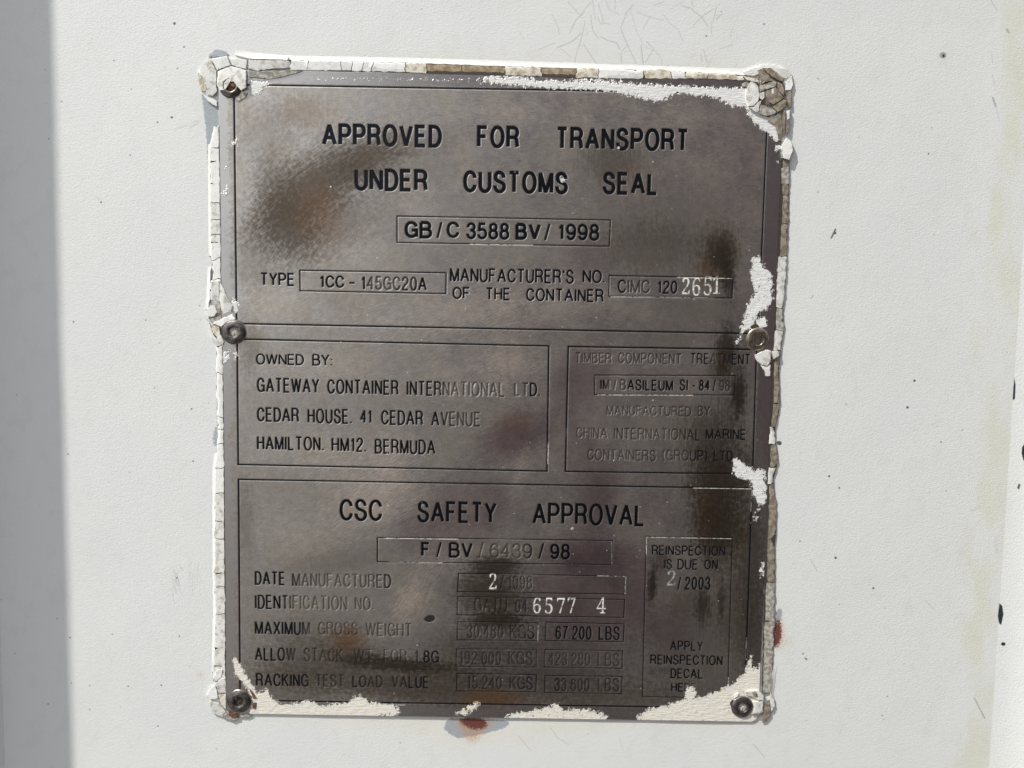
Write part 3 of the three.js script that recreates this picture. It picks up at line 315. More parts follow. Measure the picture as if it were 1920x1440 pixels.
  // patches rubbed by wiping, their sheen painted in as lighter colour
  const PL = [[768, 1125, 34, 58, 0.5, 1, -0.9], [830, 1040, 60, 50, -0.5, 0.7, -0.7], [740, 850, 50, 80, 0.3, 0.5, -0.6], [690, 955, 90, 60, -0.3, 0.6, -0.6], [950, 690, 60, 46, 0, 0.6, -0.6], [860, 580, 220, 60, -0.2, 0.6, -0.4], [700, 900, 130, 80, 0.3, 0.55, -0.6], [900, 690, 130, 60, -0.2, 0.45, -0.6], [1330, 340, 90, 110, 0, 0.3, -0.5], [1000, 205, 220, 36, 0, 0.3, -0.1], [520, 570, 80, 40, 0, 0.35, -0.4], [1280, 230, 100, 40, 0, 0.3, 0], [780, 380, 60, 60, 0, 0.3, -0.6], [560, 1000, 100, 60, 0, 0.35, -0.3], [982, 860, 14, 90, 0.25, 0.6, -0.6], [1040, 570, 140, 40, -0.2, 0.5, -0.4], [620, 690, 140, 40, 0, 0.3, -0.3], [680, 470, 90, 50, 0, 0.3, -0.6], [580, 840, 120, 50, 0, 0.3, -0.4], [1250, 690, 80, 40, 0, 0.2, 0]].map(([x, y, rx, ry, ro, a, dir]) => { const q = toC(x, y); return { x: q[0], y: q[1], rx: rx * K, ry: ry * K, c: Math.cos(ro), s: Math.sin(ro), a, dc: Math.cos(dir), ds: Math.sin(dir) }; });
  const TINT = [[0.060, 0.041, 0.024], [0.15, 0.078, 0.102], [0.15, 0.070, 0.026], [0.026, 0.017, 0.009], [0.03, 0.03, 0.032]];
  const col = new Uint8Array(TW * TH * 4), orm = new Uint8Array(TW * TH * 4), bmp = new Uint8Array(TW * TH * 4);
  const L0 = toC(438, 700)[0], R0 = toC(1420, 700)[0], T0 = toC(900, 162)[1], B0 = toC(900, 1323)[1];
  const hole = toC(806, 1160);
  const acc = [0, 0, 0, 0, 0];
  for (let y = 0; y < TH; y++) for (let x = 0; x < TW; x++) {
    const i = y * TW + x, o = ((TH - 1 - y) * TW + x) * 4, mx = x / TS * 1000, my = y / TS * 1000;
    const n1 = fbm(nA, mx * 0.035, my * 0.035, 4), n2 = fbm(nB, mx * 0.3, my * 0.3, 3), gr = nC(mx * 2.6, my * 2.6), brush = nD(mx * 0.22, my * 3.4) * 0.6 + nA(mx * 0.09, my * 6.1) * 0.4, fine = nB(mx * 5.2, my * 5.2);
    // clean margin, grimy field with a wavy edge inside the border
    const inside = sst(-4, 4, Math.min(x - L0 + 14 * n2 + 16 * n1 + 6, R0 - x + 10 * n2, y - T0 + 8 * n2, B0 - y + 10 * n2));
    let film = inside * clamp(0.50 + 0.45 * n1 + 0.28 * n2 + 0.22 * gr);
    const base = 0.60 + 0.06 * brush * (1 - 0.35 * inside) + 0.03 * fine;
    let R = base * 0.85, G = base * 0.82, B = base * 0.79, met = 1, rough = 0.34 + 0.05 * brush;
    R *= 1 - 0.27 * film; G *= 1 - 0.33 * film; B *= 1 - 0.42 * film; rough += 0.14 * film; met -= 0.12 * film;
    const sc = M.scr[i]; R *= 1 + 0.38 * sc; G *= 1 + 0.37 * sc; B *= 1 + 0.36 * sc; met = Math.min(1, met + 0.1 * sc);  // glint of the scratches painted as lighter colour
    const pit = nC(mx * 1.15 + 31, my * 1.15), grain = 0.16 * pit + 0.10 * nD(mx * 2.3, my * 2.3) + 0.14 * fbm(nB, mx * 0.16 + 5, my * 0.16, 3);
    R *= 1 + grain * inside; G *= 1 + grain * inside; B *= 1 + grain * inside; const dk = sst(0.72, 0.86, pit + 0.35 * n2) * 0.3 * inside; R *= 1 - dk; G *= 1 - dk; B *= 1 - dk;
    for (const s of PL) {
      const dx = x - s.x, dy = y - s.y, u = (dx * s.c + dy * s.s) / s.rx, v = (-dx * s.s + dy * s.c) / s.ry, d2 = u * u + v * v; if (d2 > 2) continue;
      const al = (dx * s.dc + dy * s.ds) / TS * 1000, ac = (-dx * s.ds + dy * s.dc) / TS * 1000, st = fbm(nA, al * 0.12 + s.x, ac * 1.4, 3);
      const a = s.a * sst(0, 1, 1.0 - Math.sqrt(d2) * 0.8 + st * 0.9); R *= 1 + 0.72 * a; G *= 1 + 0.66 * a; B *= 1 + 0.62 * a; rough -= 0.05 * a;
    }
    acc.fill(0);
    for (const s of ST) {
      const dx = x - s.x, dy = y - s.y; if (Math.abs(dx) > s.rx * 1.7 + s.ry && Math.abs(dy) > s.ry * 1.7 + s.rx) continue;
      const u = (dx * s.c + dy * s.s) / s.rx, v = (-dx * s.s + dy * s.c) / s.ry, d2 = u * u + v * v; if (d2 > 2.6) continue;
      const al = (dx * s.dc + dy * s.ds) / TS * 1000, ac = (-dx * s.ds + dy * s.dc) / TS * 1000;
      const st = fbm(nC, al * 0.06 + s.x, ac * 0.75, 3) * 0.5 + 0.4 * n2 + 0.2 * gr;
      const a = 1.12 * s.a * sst(0, 0.8, 1.04 - Math.sqrt(d2) * 0.8 + st * 0.56) * clamp(0.9 + 0.35 * gr);
      acc[s.k] = 1 - (1 - acc[s.k]) * (1 - clamp(a));
    }
    for (const k of [1, 0, 2, 3, 4]) { const a = acc[k]; if (a <= 0.002) continue; const t = TINT[k], w = k === 1 ? 0.74 : 0.93; R = mix(R, t[0], a * w); G = mix(G, t[1], a * w); B = mix(B, t[2], a * w); if (k !== 1) { met *= 1 - 0.15 * a; rough = mix(rough, 0.5, a); } }
    // etched and filled lettering
    const drop = 0.5 + 0.5 * fbm(nA, mx * 1.9 + 7, my * 1.9, 3);
    const gone = clamp(M.wear[i] * 1.25 + (drop > 0.86 ? 0.6 : 0));
    const k = M.ink[i] * clamp(1 - gone * sst(0.12, 0.55, drop + M.wear[i] * 0.25));
    const etched = M.ink[i] * (1 - k); R *= 1 - 0.28 * etched; G *= 1 - 0.3 * etched; B *= 1 - 0.32 * etched;
    R = mix(R, 0.014, k); G = mix(G, 0.016, k); B = mix(B, 0.022, k); rough = mix(rough, 0.5, k);
    let hgt = 0.62 - 0.30 * soft[i] + 0.012 * gr + 0.01 * brush;
    const ck = M.chalk[i] * sst(-0.32, 0.12, n2 + 0.6 * gr + 0.2); R = mix(R, 0.72, ck); G = mix(G, 0.71, ck); B = mix(B, 0.66, ck); met *= 1 - ck; rough = mix(rough, 0.7, ck);
    // chipped paint
    const rag = 0.5 + 0.5 * fbm(nD, mx * 1.0, my * 0.8, 4) + 0.34 * nA(mx * 0.34, my * 0.3) + 0.14 * fine + 0.10 * gr, p0 = sst(rag - 0.03, rag + 0.03, M.pnt[i]) * sst(0.06, 0.16, M.pnt[i]), drag = fbm(nB, mx * 0.16 + 3, my * 0.7, 3), p = p0 * (1 - 0.45 * sst(0.1, 0.5, drag + 0.35 * gr) * sst(1, 0.45, M.pnt[i]));
    if (p > 0) { const cr = (y > TH * 0.86 ? 1 : 0) * clamp(0.55 + 0.9 * n2), sh = 0.05 * n2 + 0.02 * gr + 0.05 * drag; R = mix(R, 0.76 + sh, p); G = mix(G, mix(0.755, 0.70, cr) + sh, p); B = mix(B, mix(0.735, 0.57, cr) + sh, p); met *= 1 - p; rough = mix(rough, 0.6, p); hgt += p0 * (0.20 + 0.07 * n2 + 0.10 * drag + 0.30 * soft[i]); }
    // black chip
    const hd = Math.hypot((x - hole[0]) / (11 * K), (y - hole[1] + (x - hole[0]) * 0.12) / (7.4 * K)) + 0.18 * n2; const hb = sst(1.05, 0.95, hd); R = mix(R, 0.008, hb); G = mix(G, 0.008, hb); B = mix(B, 0.009, hb); met *= 1 - hb; rough = mix(rough, 0.8, hb); hgt -= 0.3 * hb;
    col[o] = enc(R); col[o + 1] = enc(G); col[o + 2] = enc(B); col[o + 3] = 255;
    orm[o] = 255; orm[o + 1] = clamp(rough) * 255; orm[o + 2] = clamp(met) * 255; orm[o + 3] = 255;
    bmp[o] = bmp[o + 1] = bmp[o + 2] = clamp(hgt) * 255; bmp[o + 3] = 255;
  }
  return [dataTex(col, TW, TH, true), dataTex(orm, TW, TH), dataTex(bmp, TW, TH)];
}
const [plMap, plOrm, plBump] = plateTextures();
const plateMat = new THREE.MeshStandardMaterial({ map: plMap, roughnessMap: plOrm, metalnessMap: plOrm, bumpMap: plBump, bumpScale: 0.0006, roughness: 1, metalness: 1 });

// ------------------------------------------------------------------ the plate: sheet and rivets
const plate = top('approval_plate', { label: 'weathered stainless steel approval plate riveted to the white wall', category: 'plate' });
{
  const b = 0.0002, x0 = PX0 + b, x1 = PX1 - b, y1 = PY - b, rc = 0.004, s = new THREE.Shape();
  s.moveTo(x0 + rc, -y1); s.lineTo(x1 - rc, -y1); s.absarc(x1 - rc, -y1 + rc, rc, -Math.PI / 2, 0); s.lineTo(x1, y1 - rc); s.absarc(x1 - rc, y1 - rc, rc, 0, Math.PI / 2); s.lineTo(x0 + rc, y1); s.absarc(x0 + rc, y1 - rc, rc, Math.PI / 2, Math.PI); s.lineTo(x0, -y1 + rc); s.absarc(x0 + rc, -y1 + rc, rc, Math.PI, 1.5 * Math.PI);
  const g = new THREE.ExtrudeGeometry(s, { depth: PZ - 0.0001 - 2 * b, bevelEnabled: true, bevelThickness: b, bevelSize: b, bevelSegments: 3, curveSegments: 8 });
  g.translate(0, 0, 0.0001 + b);
  const p = g.attributes.position, uv = g.attributes.uv; for (let i = 0; i < p.count; i++) uv.setXY(i, (p.getX(i) - PX0) / (PX1 - PX0), (p.getY(i) + PY) / (2 * PY));
  part('plate_sheet', g, plateMat, plate);
}
function mottle(base, dirt, amount, scale, seedN, bumpAmt = 1) {   // paint skin with grime flecks and fine crazing, uv in metres (tile 60 mm)
  const N = 384, c = new Uint8Array(N * N * 4), b = new Uint8Array(N * N * 4);
  for (let y = 0; y < N; y++) for (let x = 0; x < N; x++) {
    const o = (y * N + x) * 4, mx = x / N * 60, my = y / N * 60;
    const f1 = fbm(seedN, mx * 0.22 * scale, my * 0.22 * scale, 5), f2 = fbm(nB, mx * 1.6 + 9, my * 1.6, 3), craze = Math.abs(fbm(nC, mx * 0.5, my * 0.5, 3));
    let t = clamp(sst(0.32, -0.32, f1 - (amount - 0.5)) * 0.75 + sst(0.30, 0.45, f2) * 0.4); if (craze < 0.010) t = clamp(t + 0.5);
    for (let k = 0; k < 3; k++) c[o + k] = enc(mix(base[k], dirt[k], t) * (1 + 0.06 * f2)); c[o + 3] = 255;
    b[o] = b[o + 1] = b[o + 2] = clamp(0.5 + 0.5 * f2 * 0.6 + 0.3 * f1 - (craze < 0.02 ? 0.2 : 0)) * 255; b[o + 3] = 255;
  }
  const t = dataTex(c, N, N, true), u = dataTex(b, N, N); for (const k of [t, u]) { k.wrapS = k.wrapT = THREE.RepeatWrapping; k.repeat.set(1 / 0.06, 1 / 0.06); }
  return new THREE.MeshStandardMaterial({ map: t, bumpMap: u, bumpScale: 0.00010 * bumpAmt, roughness: 0.75 });
}
const PAINT = {
  white: mottle([0.82, 0.82, 0.79], [0.56, 0.53, 0.48], 0.06, 1, nA), cream: mottle([0.74, 0.70, 0.60], [0.36, 0.29, 0.19], 0.36, 1, nB), tan: mottle([0.40, 0.32, 0.21], [0.20, 0.145, 0.085], 0.5, 1, nC), grey: mottle([0.50, 0.485, 0.44], [0.21, 0.18, 0.14], 0.5, 1.5, nD, 1.6), brown: mottle([0.33, 0.285, 0.225], [0.15, 0.12, 0.085], 0.5, 1.3, nA, 1.6), mixed: mottle([0.74, 0.735, 0.70], [0.42, 0.385, 0.33], 0.28, 1.0, nD, 1.4), rust: mottle([0.19, 0.085, 0.04], [0.07, 0.038, 0.022], 0.5, 2, nB),
  primer: new THREE.MeshStandardMaterial({ color: new THREE.Color().setRGB(0.36, 0.40, 0.44), roughness: 0.7 }), grime: new THREE.MeshStandardMaterial({ color: new THREE.Color().setRGB(0.055, 0.045, 0.034), roughness: 0.95 }),
};
const STEEL = mottleMetal([0.16, 0.145, 0.135], 0.4), STEEL2 = mottleMetal([0.55, 0.53, 0.50], 0.3), BRASSY = mottleMetal([0.30, 0.265, 0.21], 0.4);
function mottleMetal(c, ro) {
  const N = 128, a = new Uint8Array(N * N * 4);
  for (let y = 0; y < N; y++) for (let x = 0; x < N; x++) { const o = (y * N + x) * 4, f = fbm(nB, x * 0.05 + c[0] * 90, y * 0.05, 4); for (let k = 0; k < 3; k++) a[o + k] = enc(c[k] * (1 + 1.1 * f)); a[o + 3] = 255; }
  return new THREE.MeshStandardMaterial({ map: dataTex(a, N, N, true), roughness: ro, metalness: 0.92 });
}
function rivet(px, py, rr, mat, coreMat, label, opt = {}) {
  const z0 = PZ - 0.0001, [x, y] = at(px, py, z0 + 0.0006), R = rr * 0.00025, hr = R * (opt.hole ?? 0.38), H = (opt.h ?? 0.0021) * 0.62;
  const pr = [[hr, -0.0004 - H * 0.2], [hr, H * 0.72], [hr + R * 0.05, H * 0.9], [hr + R * 0.14, H], [R * 0.62, H * 0.95], [R * 0.78, H * 0.80], [R * 0.91, H * 0.52], [R, H * 0.16], [R * 0.985, 0]].map((p) => new THREE.Vector2(...p));
  const g = new THREE.LatheGeometry(pr, 40); g.rotateX(Math.PI / 2); const p = g.attributes.position;
  for (let i = 0; i < p.count; i++) { const n = nA(p.getX(i) * 400 + px, p.getY(i) * 400) * 0.00007; p.setXYZ(i, p.getX(i) + n, p.getY(i) + n, p.getZ(i) + n); } g.computeVertexNormals();
  const m = part('rivet', g, mat, plate, label); m.position.set(x, y, z0); if (opt.tilt) m.rotation.set(opt.tilt[0], opt.tilt[1], 0);
  const cp = [[0, opt.core !== undefined ? opt.core * 0.62 : H * 0.35], [hr * 0.45, (opt.core !== undefined ? opt.core * 0.62 : H * 0.35) - 0.00005], [hr * 0.8, (opt.core !== undefined ? opt.core * 0.62 : H * 0.35) - 0.0003], [hr * 1.02, (opt.core !== undefined ? opt.core * 0.62 : H * 0.35) - 0.0004]].map((q) => new THREE.Vector2(...q));
  const cg = new THREE.LatheGeometry(cp, 20); cg.rotateX(Math.PI / 2); const q = cg.attributes.position; for (let i = 0; i < q.count; i++) q.setZ(i, q.getZ(i) + 0.00014 * nB(q.getX(i) * 900, q.getY(i) * 900)); cg.computeVertexNormals();
  part('rivet_pin', cg, coreMat, m); return m;
}
rivet(438, 622, 24, STEEL, PAINT.cream, 'dark steel rivet with paint-filled centre at left mid height');
rivet(1421, 637, 24, BRASSY, STEEL2, 'brassy rivet with bright centre at right mid height', { tilt: [0.16, 0.12], hole: 0.4, h: 0.0022, core: 0.0008 });
rivet(448, 1315, 24, STEEL, PAINT.grime, 'dark steel rivet with hollow centre at lower left corner', { hole: 0.4, core: 0.0007 });
rivet(1392, 1326, 22, STEEL, PAINT.mixed, 'dark rivet with rusty centre amid chipped paint at lower right corner', { hole: 0.4, core: 0.0009 });
rivet(432, 161, 22, STEEL, PAINT.rust, 'rusty rivet half buried in paint at upper left corner', { hole: 0.45, core: 0.0013 });
rivet(1446, 172, 26, PAINT.brown, PAINT.brown, 'rivet buried under cracked paint at upper right corner', { h: 0.0011, core: 0.0006 });

// ------------------------------------------------------------------ cracked paint and sealant round the plate
const bead = top('sealant_bead', { label: 'cracked dirty white sealant and paint bead around the steel plate', category: 'sealant' });
const lerpTab = (tab, t, k) => { let i = 0; while (i < tab.length - 2 && t > tab[i + 1][0]) i++; const a = tab[i], b = tab[i + 1]; return mix(a[k], b[k], clamp((t - a[0]) / (b[0] - a[0]))); };
function meshGrid(P, nu, nv) {                       // P[j][i] points, open sheet with its rim already folded down
  const pos = [], uv = [], idx = []; for (let j = 0; j <= nv; j++) for (let i = 0; i <= nu; i++) { const p = P[j][i]; pos.push(...p); uv.push(p[0], p[1]); }
  for (let j = 0; j < nv; j++) for (let i = 0; i < nu; i++) { const a = j * (nu + 1) + i, b = a + nu + 1; idx.push(a, a + 1, b + 1, a, b + 1, b); }
  const g = new THREE.BufferGeometry(); g.setAttribute('position', new THREE.Float32BufferAttribute(pos, 3)); g.setAttribute('uv', new THREE.Float32BufferAttribute(uv, 2)); g.setIndex(idx); g.computeVertexNormals(); return g;
}
// strip: tab rows [t, outer, inner] in survey units; vertical strips run in y
function strip(tab, cracks, kinds, vertical, H, flip) {
  const pt = (t, s, z) => at(vertical ? s : t, vertical ? t : s, z);
  const gapped = (t0, t1, name, mat, lift) => {
    const nu = Math.max(4, Math.round((t1 - t0) / 5)), nv = 7, prof = [[-0.02, -1], [0.0, 0.6], [0.10, 0.9], [0.35, 1.0], [0.65, 1.0], [0.9, 0.92], [1.0, 0.75], [1.02, -1]];
    const P = []; for (let j = 0; j <= nv; j++) { P.push([]); for (let i = 0; i <= nu; i++) {
      const e0 = i === 0, e1 = i === nu, tt = i <= 1 ? t0 + (i === 1 ? 0.7 : 0) : i >= nu - 1 ? t1 - (i === nu - 1 ? 0.7 : 0) : mix(t0, t1, i / nu), [v, hh] = prof[j];
      const o = lerpTab(tab, tt, 1), n = lerpTab(tab, tt, 2), wob = (k) => nA(tt * 0.09 + k, k * 3.1) * 2.1 + nB(tt * 0.3, k) * 0.9;
      const s = mix(o + wob(1), n + wob(2) * 0.5, v), cr = (nC(v * 1.9, Math.round((i <= 1 ? t0 : t1) / 2) * 7.3) * 1.6 + (v - 0.5) * 7 * nA(Math.round((i <= 1 ? t0 : t1) / 2) * 3.7, 1.5)) * ((e0 || e1 || i === 1 || i === nu - 1) ? 1 : 0);
      const edge = (e0 || e1) ? -1 : (i === 1 || i === nu - 1) ? 0.985 : 1;
      let z = hh < 0 || edge < 0 ? 0.0002 : (H * hh * edge + lift + 0.00004 * nB(tt * 0.05, v * 1.3 + 3) + 0.000025 * nC(tt * 0.35, v * 3));
      P[j].push([...pt(tt + cr, s, Math.max(z, 0.0002)), Math.max(z, 0.0002)]);
    } }
    if (flip) for (const row of P) row.reverse();
    part(name, toCreasedNormals(meshGrid(P, nu, nv), 0.6), mat, bead);
  };
  for (let c = 0; c < cracks.length - 1; c++) gapped(cracks[c] + 0.16, cracks[c + 1] - 0.16, 'sealant_piece', PAINT[kinds[c % kinds.length]], (rand() - 0.5) * 0.00005 - ({ tan: 0.00028, brown: 0.00018, grey: 0.0001 }[kinds[c % kinds.length]] ?? 0));
  // grimy bedding under the cracks
  const n = 40, a = cracks[0], b = cracks[cracks.length - 1], P = [[], []]; for (let i = 0; i <= n; i++) { const t = mix(a, b, i / n), z = PZ + 0.0001; P[0].push([...pt(t, lerpTab(tab, t, 1) + 0.8 * (flip ? -1 : 1) * 0, z * 0.5), z * 0.5]); P[1].push([...pt(t, lerpTab(tab, t, 2), z), z]); }
  if (flip) for (const row of P) row.reverse();
  part('sealant_bedding', meshGrid(P, n, 1), PAINT.grime, bead);
}
// top edge (outer row is the upper one)
strip([[545, 112, 131], [600, 113.5, 131.5], [700, 116.5, 134], [760, 118, 136], [800, 118.5, 138], [900, 122, 140], [1000, 126, 143], [1080, 127, 145.5], [1150, 128.5, 147], [1190, 133, 147.5], [1207, 129.5, 147.5], [1250, 130, 147.5], [1290, 135, 147.5], [1340, 137, 148.5], [1395, 143, 150.5]],
  [545, 577, 640, 660, 680, 698, 760, 800, 866, 947, 1015, 1080, 1122, 1207, 1258, 1285, 1328, 1395], ['white', 'white', 'white', 'white', 'white', 'white', 'cream', 'tan', 'tan', 'cream', 'tan', 'cream', 'white', 'cream', 'white', 'cream', 'cream'], false, 0.0010, true);
// left edge
strip([[236, 401, 411], [272, 395, 411.5], [300, 394, 412], [400, 394, 413.5], [480, 395, 414.5], [508, 400, 414], [530, 395, 415], [565, 394, 416]], [236, 277, 303, 345, 380, 412, 440, 455, 486, 524, 545, 565], ['white', 'white', 'white', 'white', 'mixed', 'mixed', 'mixed', 'white', 'white', 'white', 'mixed'], true, 0.0009);
strip([[650, 406, 417], [700, 406, 418], [740, 406, 419], [790, 410, 419.5], [830, 409, 420], [845, 407, 420], [880, 403.5, 420.5], [940, 402, 421], [1000, 403, 421.5], [1100, 402, 422.5], [1150, 404, 422.5], [1200, 402, 423], [1280, 400, 423.5]], [650, 700, 782, 805, 832, 878, 925, 977, 1010, 1075, 1100, 1152, 1215, 1249, 1278], ['white', 'white', 'white', 'white', 'white', 'white', 'mixed', 'mixed', 'mixed', 'mixed', 'mixed', 'mixed', 'mixed', 'mixed', 'white', 'white', 'white'], true, 0.0009);
// right edge
strip([[296, 1480, 1465.5], [350, 1479, 1464], [400, 1478, 1462], [480, 1474.5, 1458.5], [550, 1471, 1455], [575, 1466, 1454], [618, 1470, 1452], [655, 1463, 1450.5], [700, 1460, 1447.5], [757, 1462, 1446], [790, 1458, 1445], [802, 1451, 1444], [833, 1455, 1442], [860, 1459, 1441], [878, 1456, 1440.5], [890, 1450, 1440], [915, 1449, 1439], [935, 1455, 1438], [1005, 1455, 1435.5], [1013, 1446, 1435], [1025, 1453, 1434.5], [1130, 1452, 1432], [1200, 1450, 1430.5], [1260, 1448, 1429], [1300, 1446, 1428]],
  [296, 366, 420, 481, 577, 620, 657, 705, 757, 801, 833, 877, 908, 1012, 1092, 1165, 1300], ['brown', 'brown', 'brown', 'mixed', 'grey', 'mixed', 'brown', 'brown', 'brown', 'mixed', 'brown', 'mixed', 'brown', 'brown', 'grey', 'grey'], true, 0.0009, true);
// smooth paint fillets that run from the wall up onto the bead
function fillet(rows, vertical, flip, n = 60) {     // rows [t, foot, crest]
  const P = [[], [], [], [], []]; const a = rows[0][0], b = rows[rows.length - 1][0];
  for (let i = 0; i <= n; i++) { const t = mix(a, b, i / n), f = lerpTab(rows, t, 1), c = lerpTab(rows, t, 2), fade = Math.min(1, Math.min(i, n - i) / 4); [[0, 0.00004], [0.35, 0.00018], [0.65, 0.0004], [0.82, 0.00062], [0.93, 0.00066]].forEach(([v, z], j) => { const s = mix(f, c, v) + nA(t * 0.07, v) * 0.7, zz = Math.max(0.00004, z * (0.3 + 0.7 * fade) + 0.00006 * nB(t * 0.06, v * 2) * v); P[j].push([...at(vertical ? s : t, vertical ? t : s, zz), zz]); }); }
  if (flip) for (const row of P) row.reverse();
  part('paint_fillet', meshGrid(P, n, 4), PAINT.fresh, bead);
}
PAINT.fresh = new THREE.MeshStandardMaterial({ color: new THREE.Color().setRGB(0.77, 0.765, 0.73), roughness: 0.5, bumpMap: PAINT.white.bumpMap, bumpScale: 0.00006 });
fillet([[440, 92, 104], [470, 98, 111], [545, 104, 113], [800, 109, 119.5], [1000, 115, 127], [1200, 122, 132], [1340, 127, 138], [1395, 128, 142], [1420, 118, 132]], false, true, 120);
fillet([[500, 389, 395.5], [560, 386, 394], [580, 383, 390]], true, false, 20); fillet([[850, 401, 407], [880, 398, 404.5], [1000, 398, 404], [1150, 399, 405], [1260, 396, 402]], true, false, 60); fillet([[270, 390, 395.5], [300, 390, 395], [480, 391, 396]], true, false, 40);
fillet([[1250, 1456, 1447], [1290, 1452, 1446], [1310, 1450, 1445]], true, true, 12);

// flake: a domed, slightly tilted chip with a broken outline (points in zoomed survey units)
function flake(frame, pts, kind, z0, h, parent = bead, name = 'paint_flake', label) {
  z0 = z0 >= PZ ? PZ + (z0 - PZ) * 0.42 : z0 * 0.42; h *= 0.48; const [ox, oy] = frame, P = pts.map(([u, v]) => [ox + u / 4, oy + v / 4]), out = [];
  for (let i = 0; i < P.length; i++) { const a = P[i], b = P[(i + 1) % P.length], L = Math.hypot(b[0] - a[0], b[1] - a[1]), n = Math.max(1, Math.round(L / 3.2)); for (let k = 0; k < n; k++) { const t = k / n, q = [mix(a[0], b[0], t), mix(a[1], b[1], t)], w = k ? 0.8 : 0.25; out.push([q[0] + nA(q[0] * 0.31, q[1] * 0.31) * w, q[1] + nB(q[0] * 0.31, q[1] * 0.31) * w]); } }
  let cx = 0, cy = 0; for (const p of out) { cx += p[0]; cy += p[1]; } cx /= out.length; cy /= out.length;
  let area = 0; for (let i = 0; i < out.length; i++) { const a = out[i], b = out[(i + 1) % out.length]; area += a[0] * b[1] - a[1] * b[0]; } if (area < 0) out.reverse();
  const tx = (rand() - 0.5) * 0.00002, ty = (rand() - 0.5) * 0.00002, rings = [[1.0, -1], [0.995, 0.72], [0.95, 0.93], [0.7, 1.0], [0.35, 1.02]], pos = [], uv = [], idx = [], n = out.length;
  for (const [s, hh] of rings) for (const p of out) { const x = cx + (p[0] - cx) * s, y = cy + (p[1] - cy) * s; let z = hh < 0 ? Math.max(0.0001, z0 - 0.0003) : z0 + h * hh + tx * (x - cx) + ty * (y - cy) + 0.00007 * nC(x * 0.1, y * 0.1) + 0.000025 * nB(x * 0.35, y * 0.35); if (hh > 0) z = Math.max(z, z0 + 0.0001); const w = at(x, y, z); pos.push(w[0], w[1], z); uv.push(w[0], w[1]); }
  const zc = z0 + h * 1.06, wc = at(cx, cy, zc); pos.push(wc[0], wc[1], zc); uv.push(wc[0], wc[1]);
  for (let r = 0; r < rings.length - 1; r++) for (let i = 0; i < n; i++) { const a = r * n + i, b = r * n + (i + 1) % n; idx.push(a, a + n, b, b, a + n, b + n); }
  for (let i = 0; i < n; i++) idx.push((rings.length - 1) * n + i, rings.length * n, (rings.length - 1) * n + (i + 1) % n);
  const g = new THREE.BufferGeometry(); g.setAttribute('position', new THREE.Float32BufferAttribute(pos, 3)); g.setAttribute('uv', new THREE.Float32BufferAttribute(uv, 2)); g.setIndex(idx);
  return part(name, toCreasedNormals(g, 0.6), PAINT[kind], parent, label);
}
const Z1 = [340, 60], Z3 = [1160, 60], Z4 = [340, 400], Z6 = [1160, 400], Z10 = [340, 1050], Z12 = [1160, 1050];
// upper left corner
flake(Z1, [[122, 300], [200, 200], [222, 208], [262, 288], [262, 400], [270, 445], [240, 480], [190, 470], [186, 400], [160, 340]], 'mixed', 0.0004, 0.0020);
flake(Z1, [[228, 200], [345, 178], [372, 248], [300, 272], [268, 288]], 'white', 0.0006, 0.0022); flake(Z1, [[352, 186], [420, 200], [492, 208], [486, 276], [420, 262], [378, 246]], 'white', 0.0006, 0.0021);
flake(Z1, [[274, 296], [310, 280], [370, 256], [430, 270], [488, 288], [488, 420], [450, 440], [425, 415], [400, 375], [350, 362], [330, 392], [330, 430], [290, 440], [266, 400]], 'mixed', PZ, 0.0024);
flake(Z1, [[502, 210], [580, 212], [700, 214], [795, 216], [818, 222], [816, 268], [700, 274], [600, 286], [568, 292], [504, 276]], 'mixed', 0.0006, 0.0022); flake(Z1, [[505, 286], [570, 300], [640, 290], [780, 290], [910, 292], [860, 310], [720, 345], [640, 352], [600, 346], [505, 336]], 'grey', PZ, 0.0012);
flake(Z1, [[122, 316], [150, 345], [182, 400], [186, 440], [150, 446], [132, 380]], 'cream', 0.0002, 0.0008); flake(Z1, [[152, 452], [182, 478], [240, 500], [268, 520], [268, 560], [238, 545], [190, 510]], 'white', 0.0003, 0.0012);
flake(Z1, [[205, 182], [255, 140], [300, 142], [350, 160], [348, 175], [240, 188]], 'primer', 0.0001, 0.0006); flake(Z1, [[430, 480], [470, 450], [500, 455], [480, 490], [430, 520], [412, 512]], 'grey', PZ, 0.0008); flake(Z1, [[795, 205], [800, 182], [812, 210]], 'cream', 0.0008, 0.0014); flake(Z1, [[320, 385], [345, 366], [380, 372], [405, 395], [400, 415], [370, 400], [340, 405]], 'rust', PZ + 0.001, 0.001);
// upper right corner: mud-cracked paint cap over the rivet
[[[1000, 362], [1043, 402], [1058, 468], [1048, 516], [1010, 554], [972, 556], [950, 490], [962, 420]], [[1048, 526], [1072, 514], [1058, 548], [1046, 606], [1010, 590], [978, 566], [1012, 562]], [[1064, 546], [1148, 570], [1186, 602], [1168, 616], [1110, 630], [1054, 612]], [[1154, 564], [1236, 506], [1262, 514], [1254, 550], [1220, 588], [1192, 602]], [[1102, 444], [1178, 416], [1196, 446], [1244, 494], [1160, 546], [1122, 526], [1100, 490]], [[1062, 404], [1150, 374], [1186, 376], [1176, 408], [1100, 432], [1064, 448]], [[1194, 374], [1228, 392], [1242, 440], [1240, 482], [1206, 446], [1190, 412]], [[1052, 464], [1092, 450], [1096, 490], [1078, 510], [1060, 500]]].forEach((p, i) => flake(Z3, p, ['mixed', 'mixed', 'grey', 'brown', 'brown', 'grey', 'brown', 'mixed'][i], PZ + 0.0006, 0.0016));
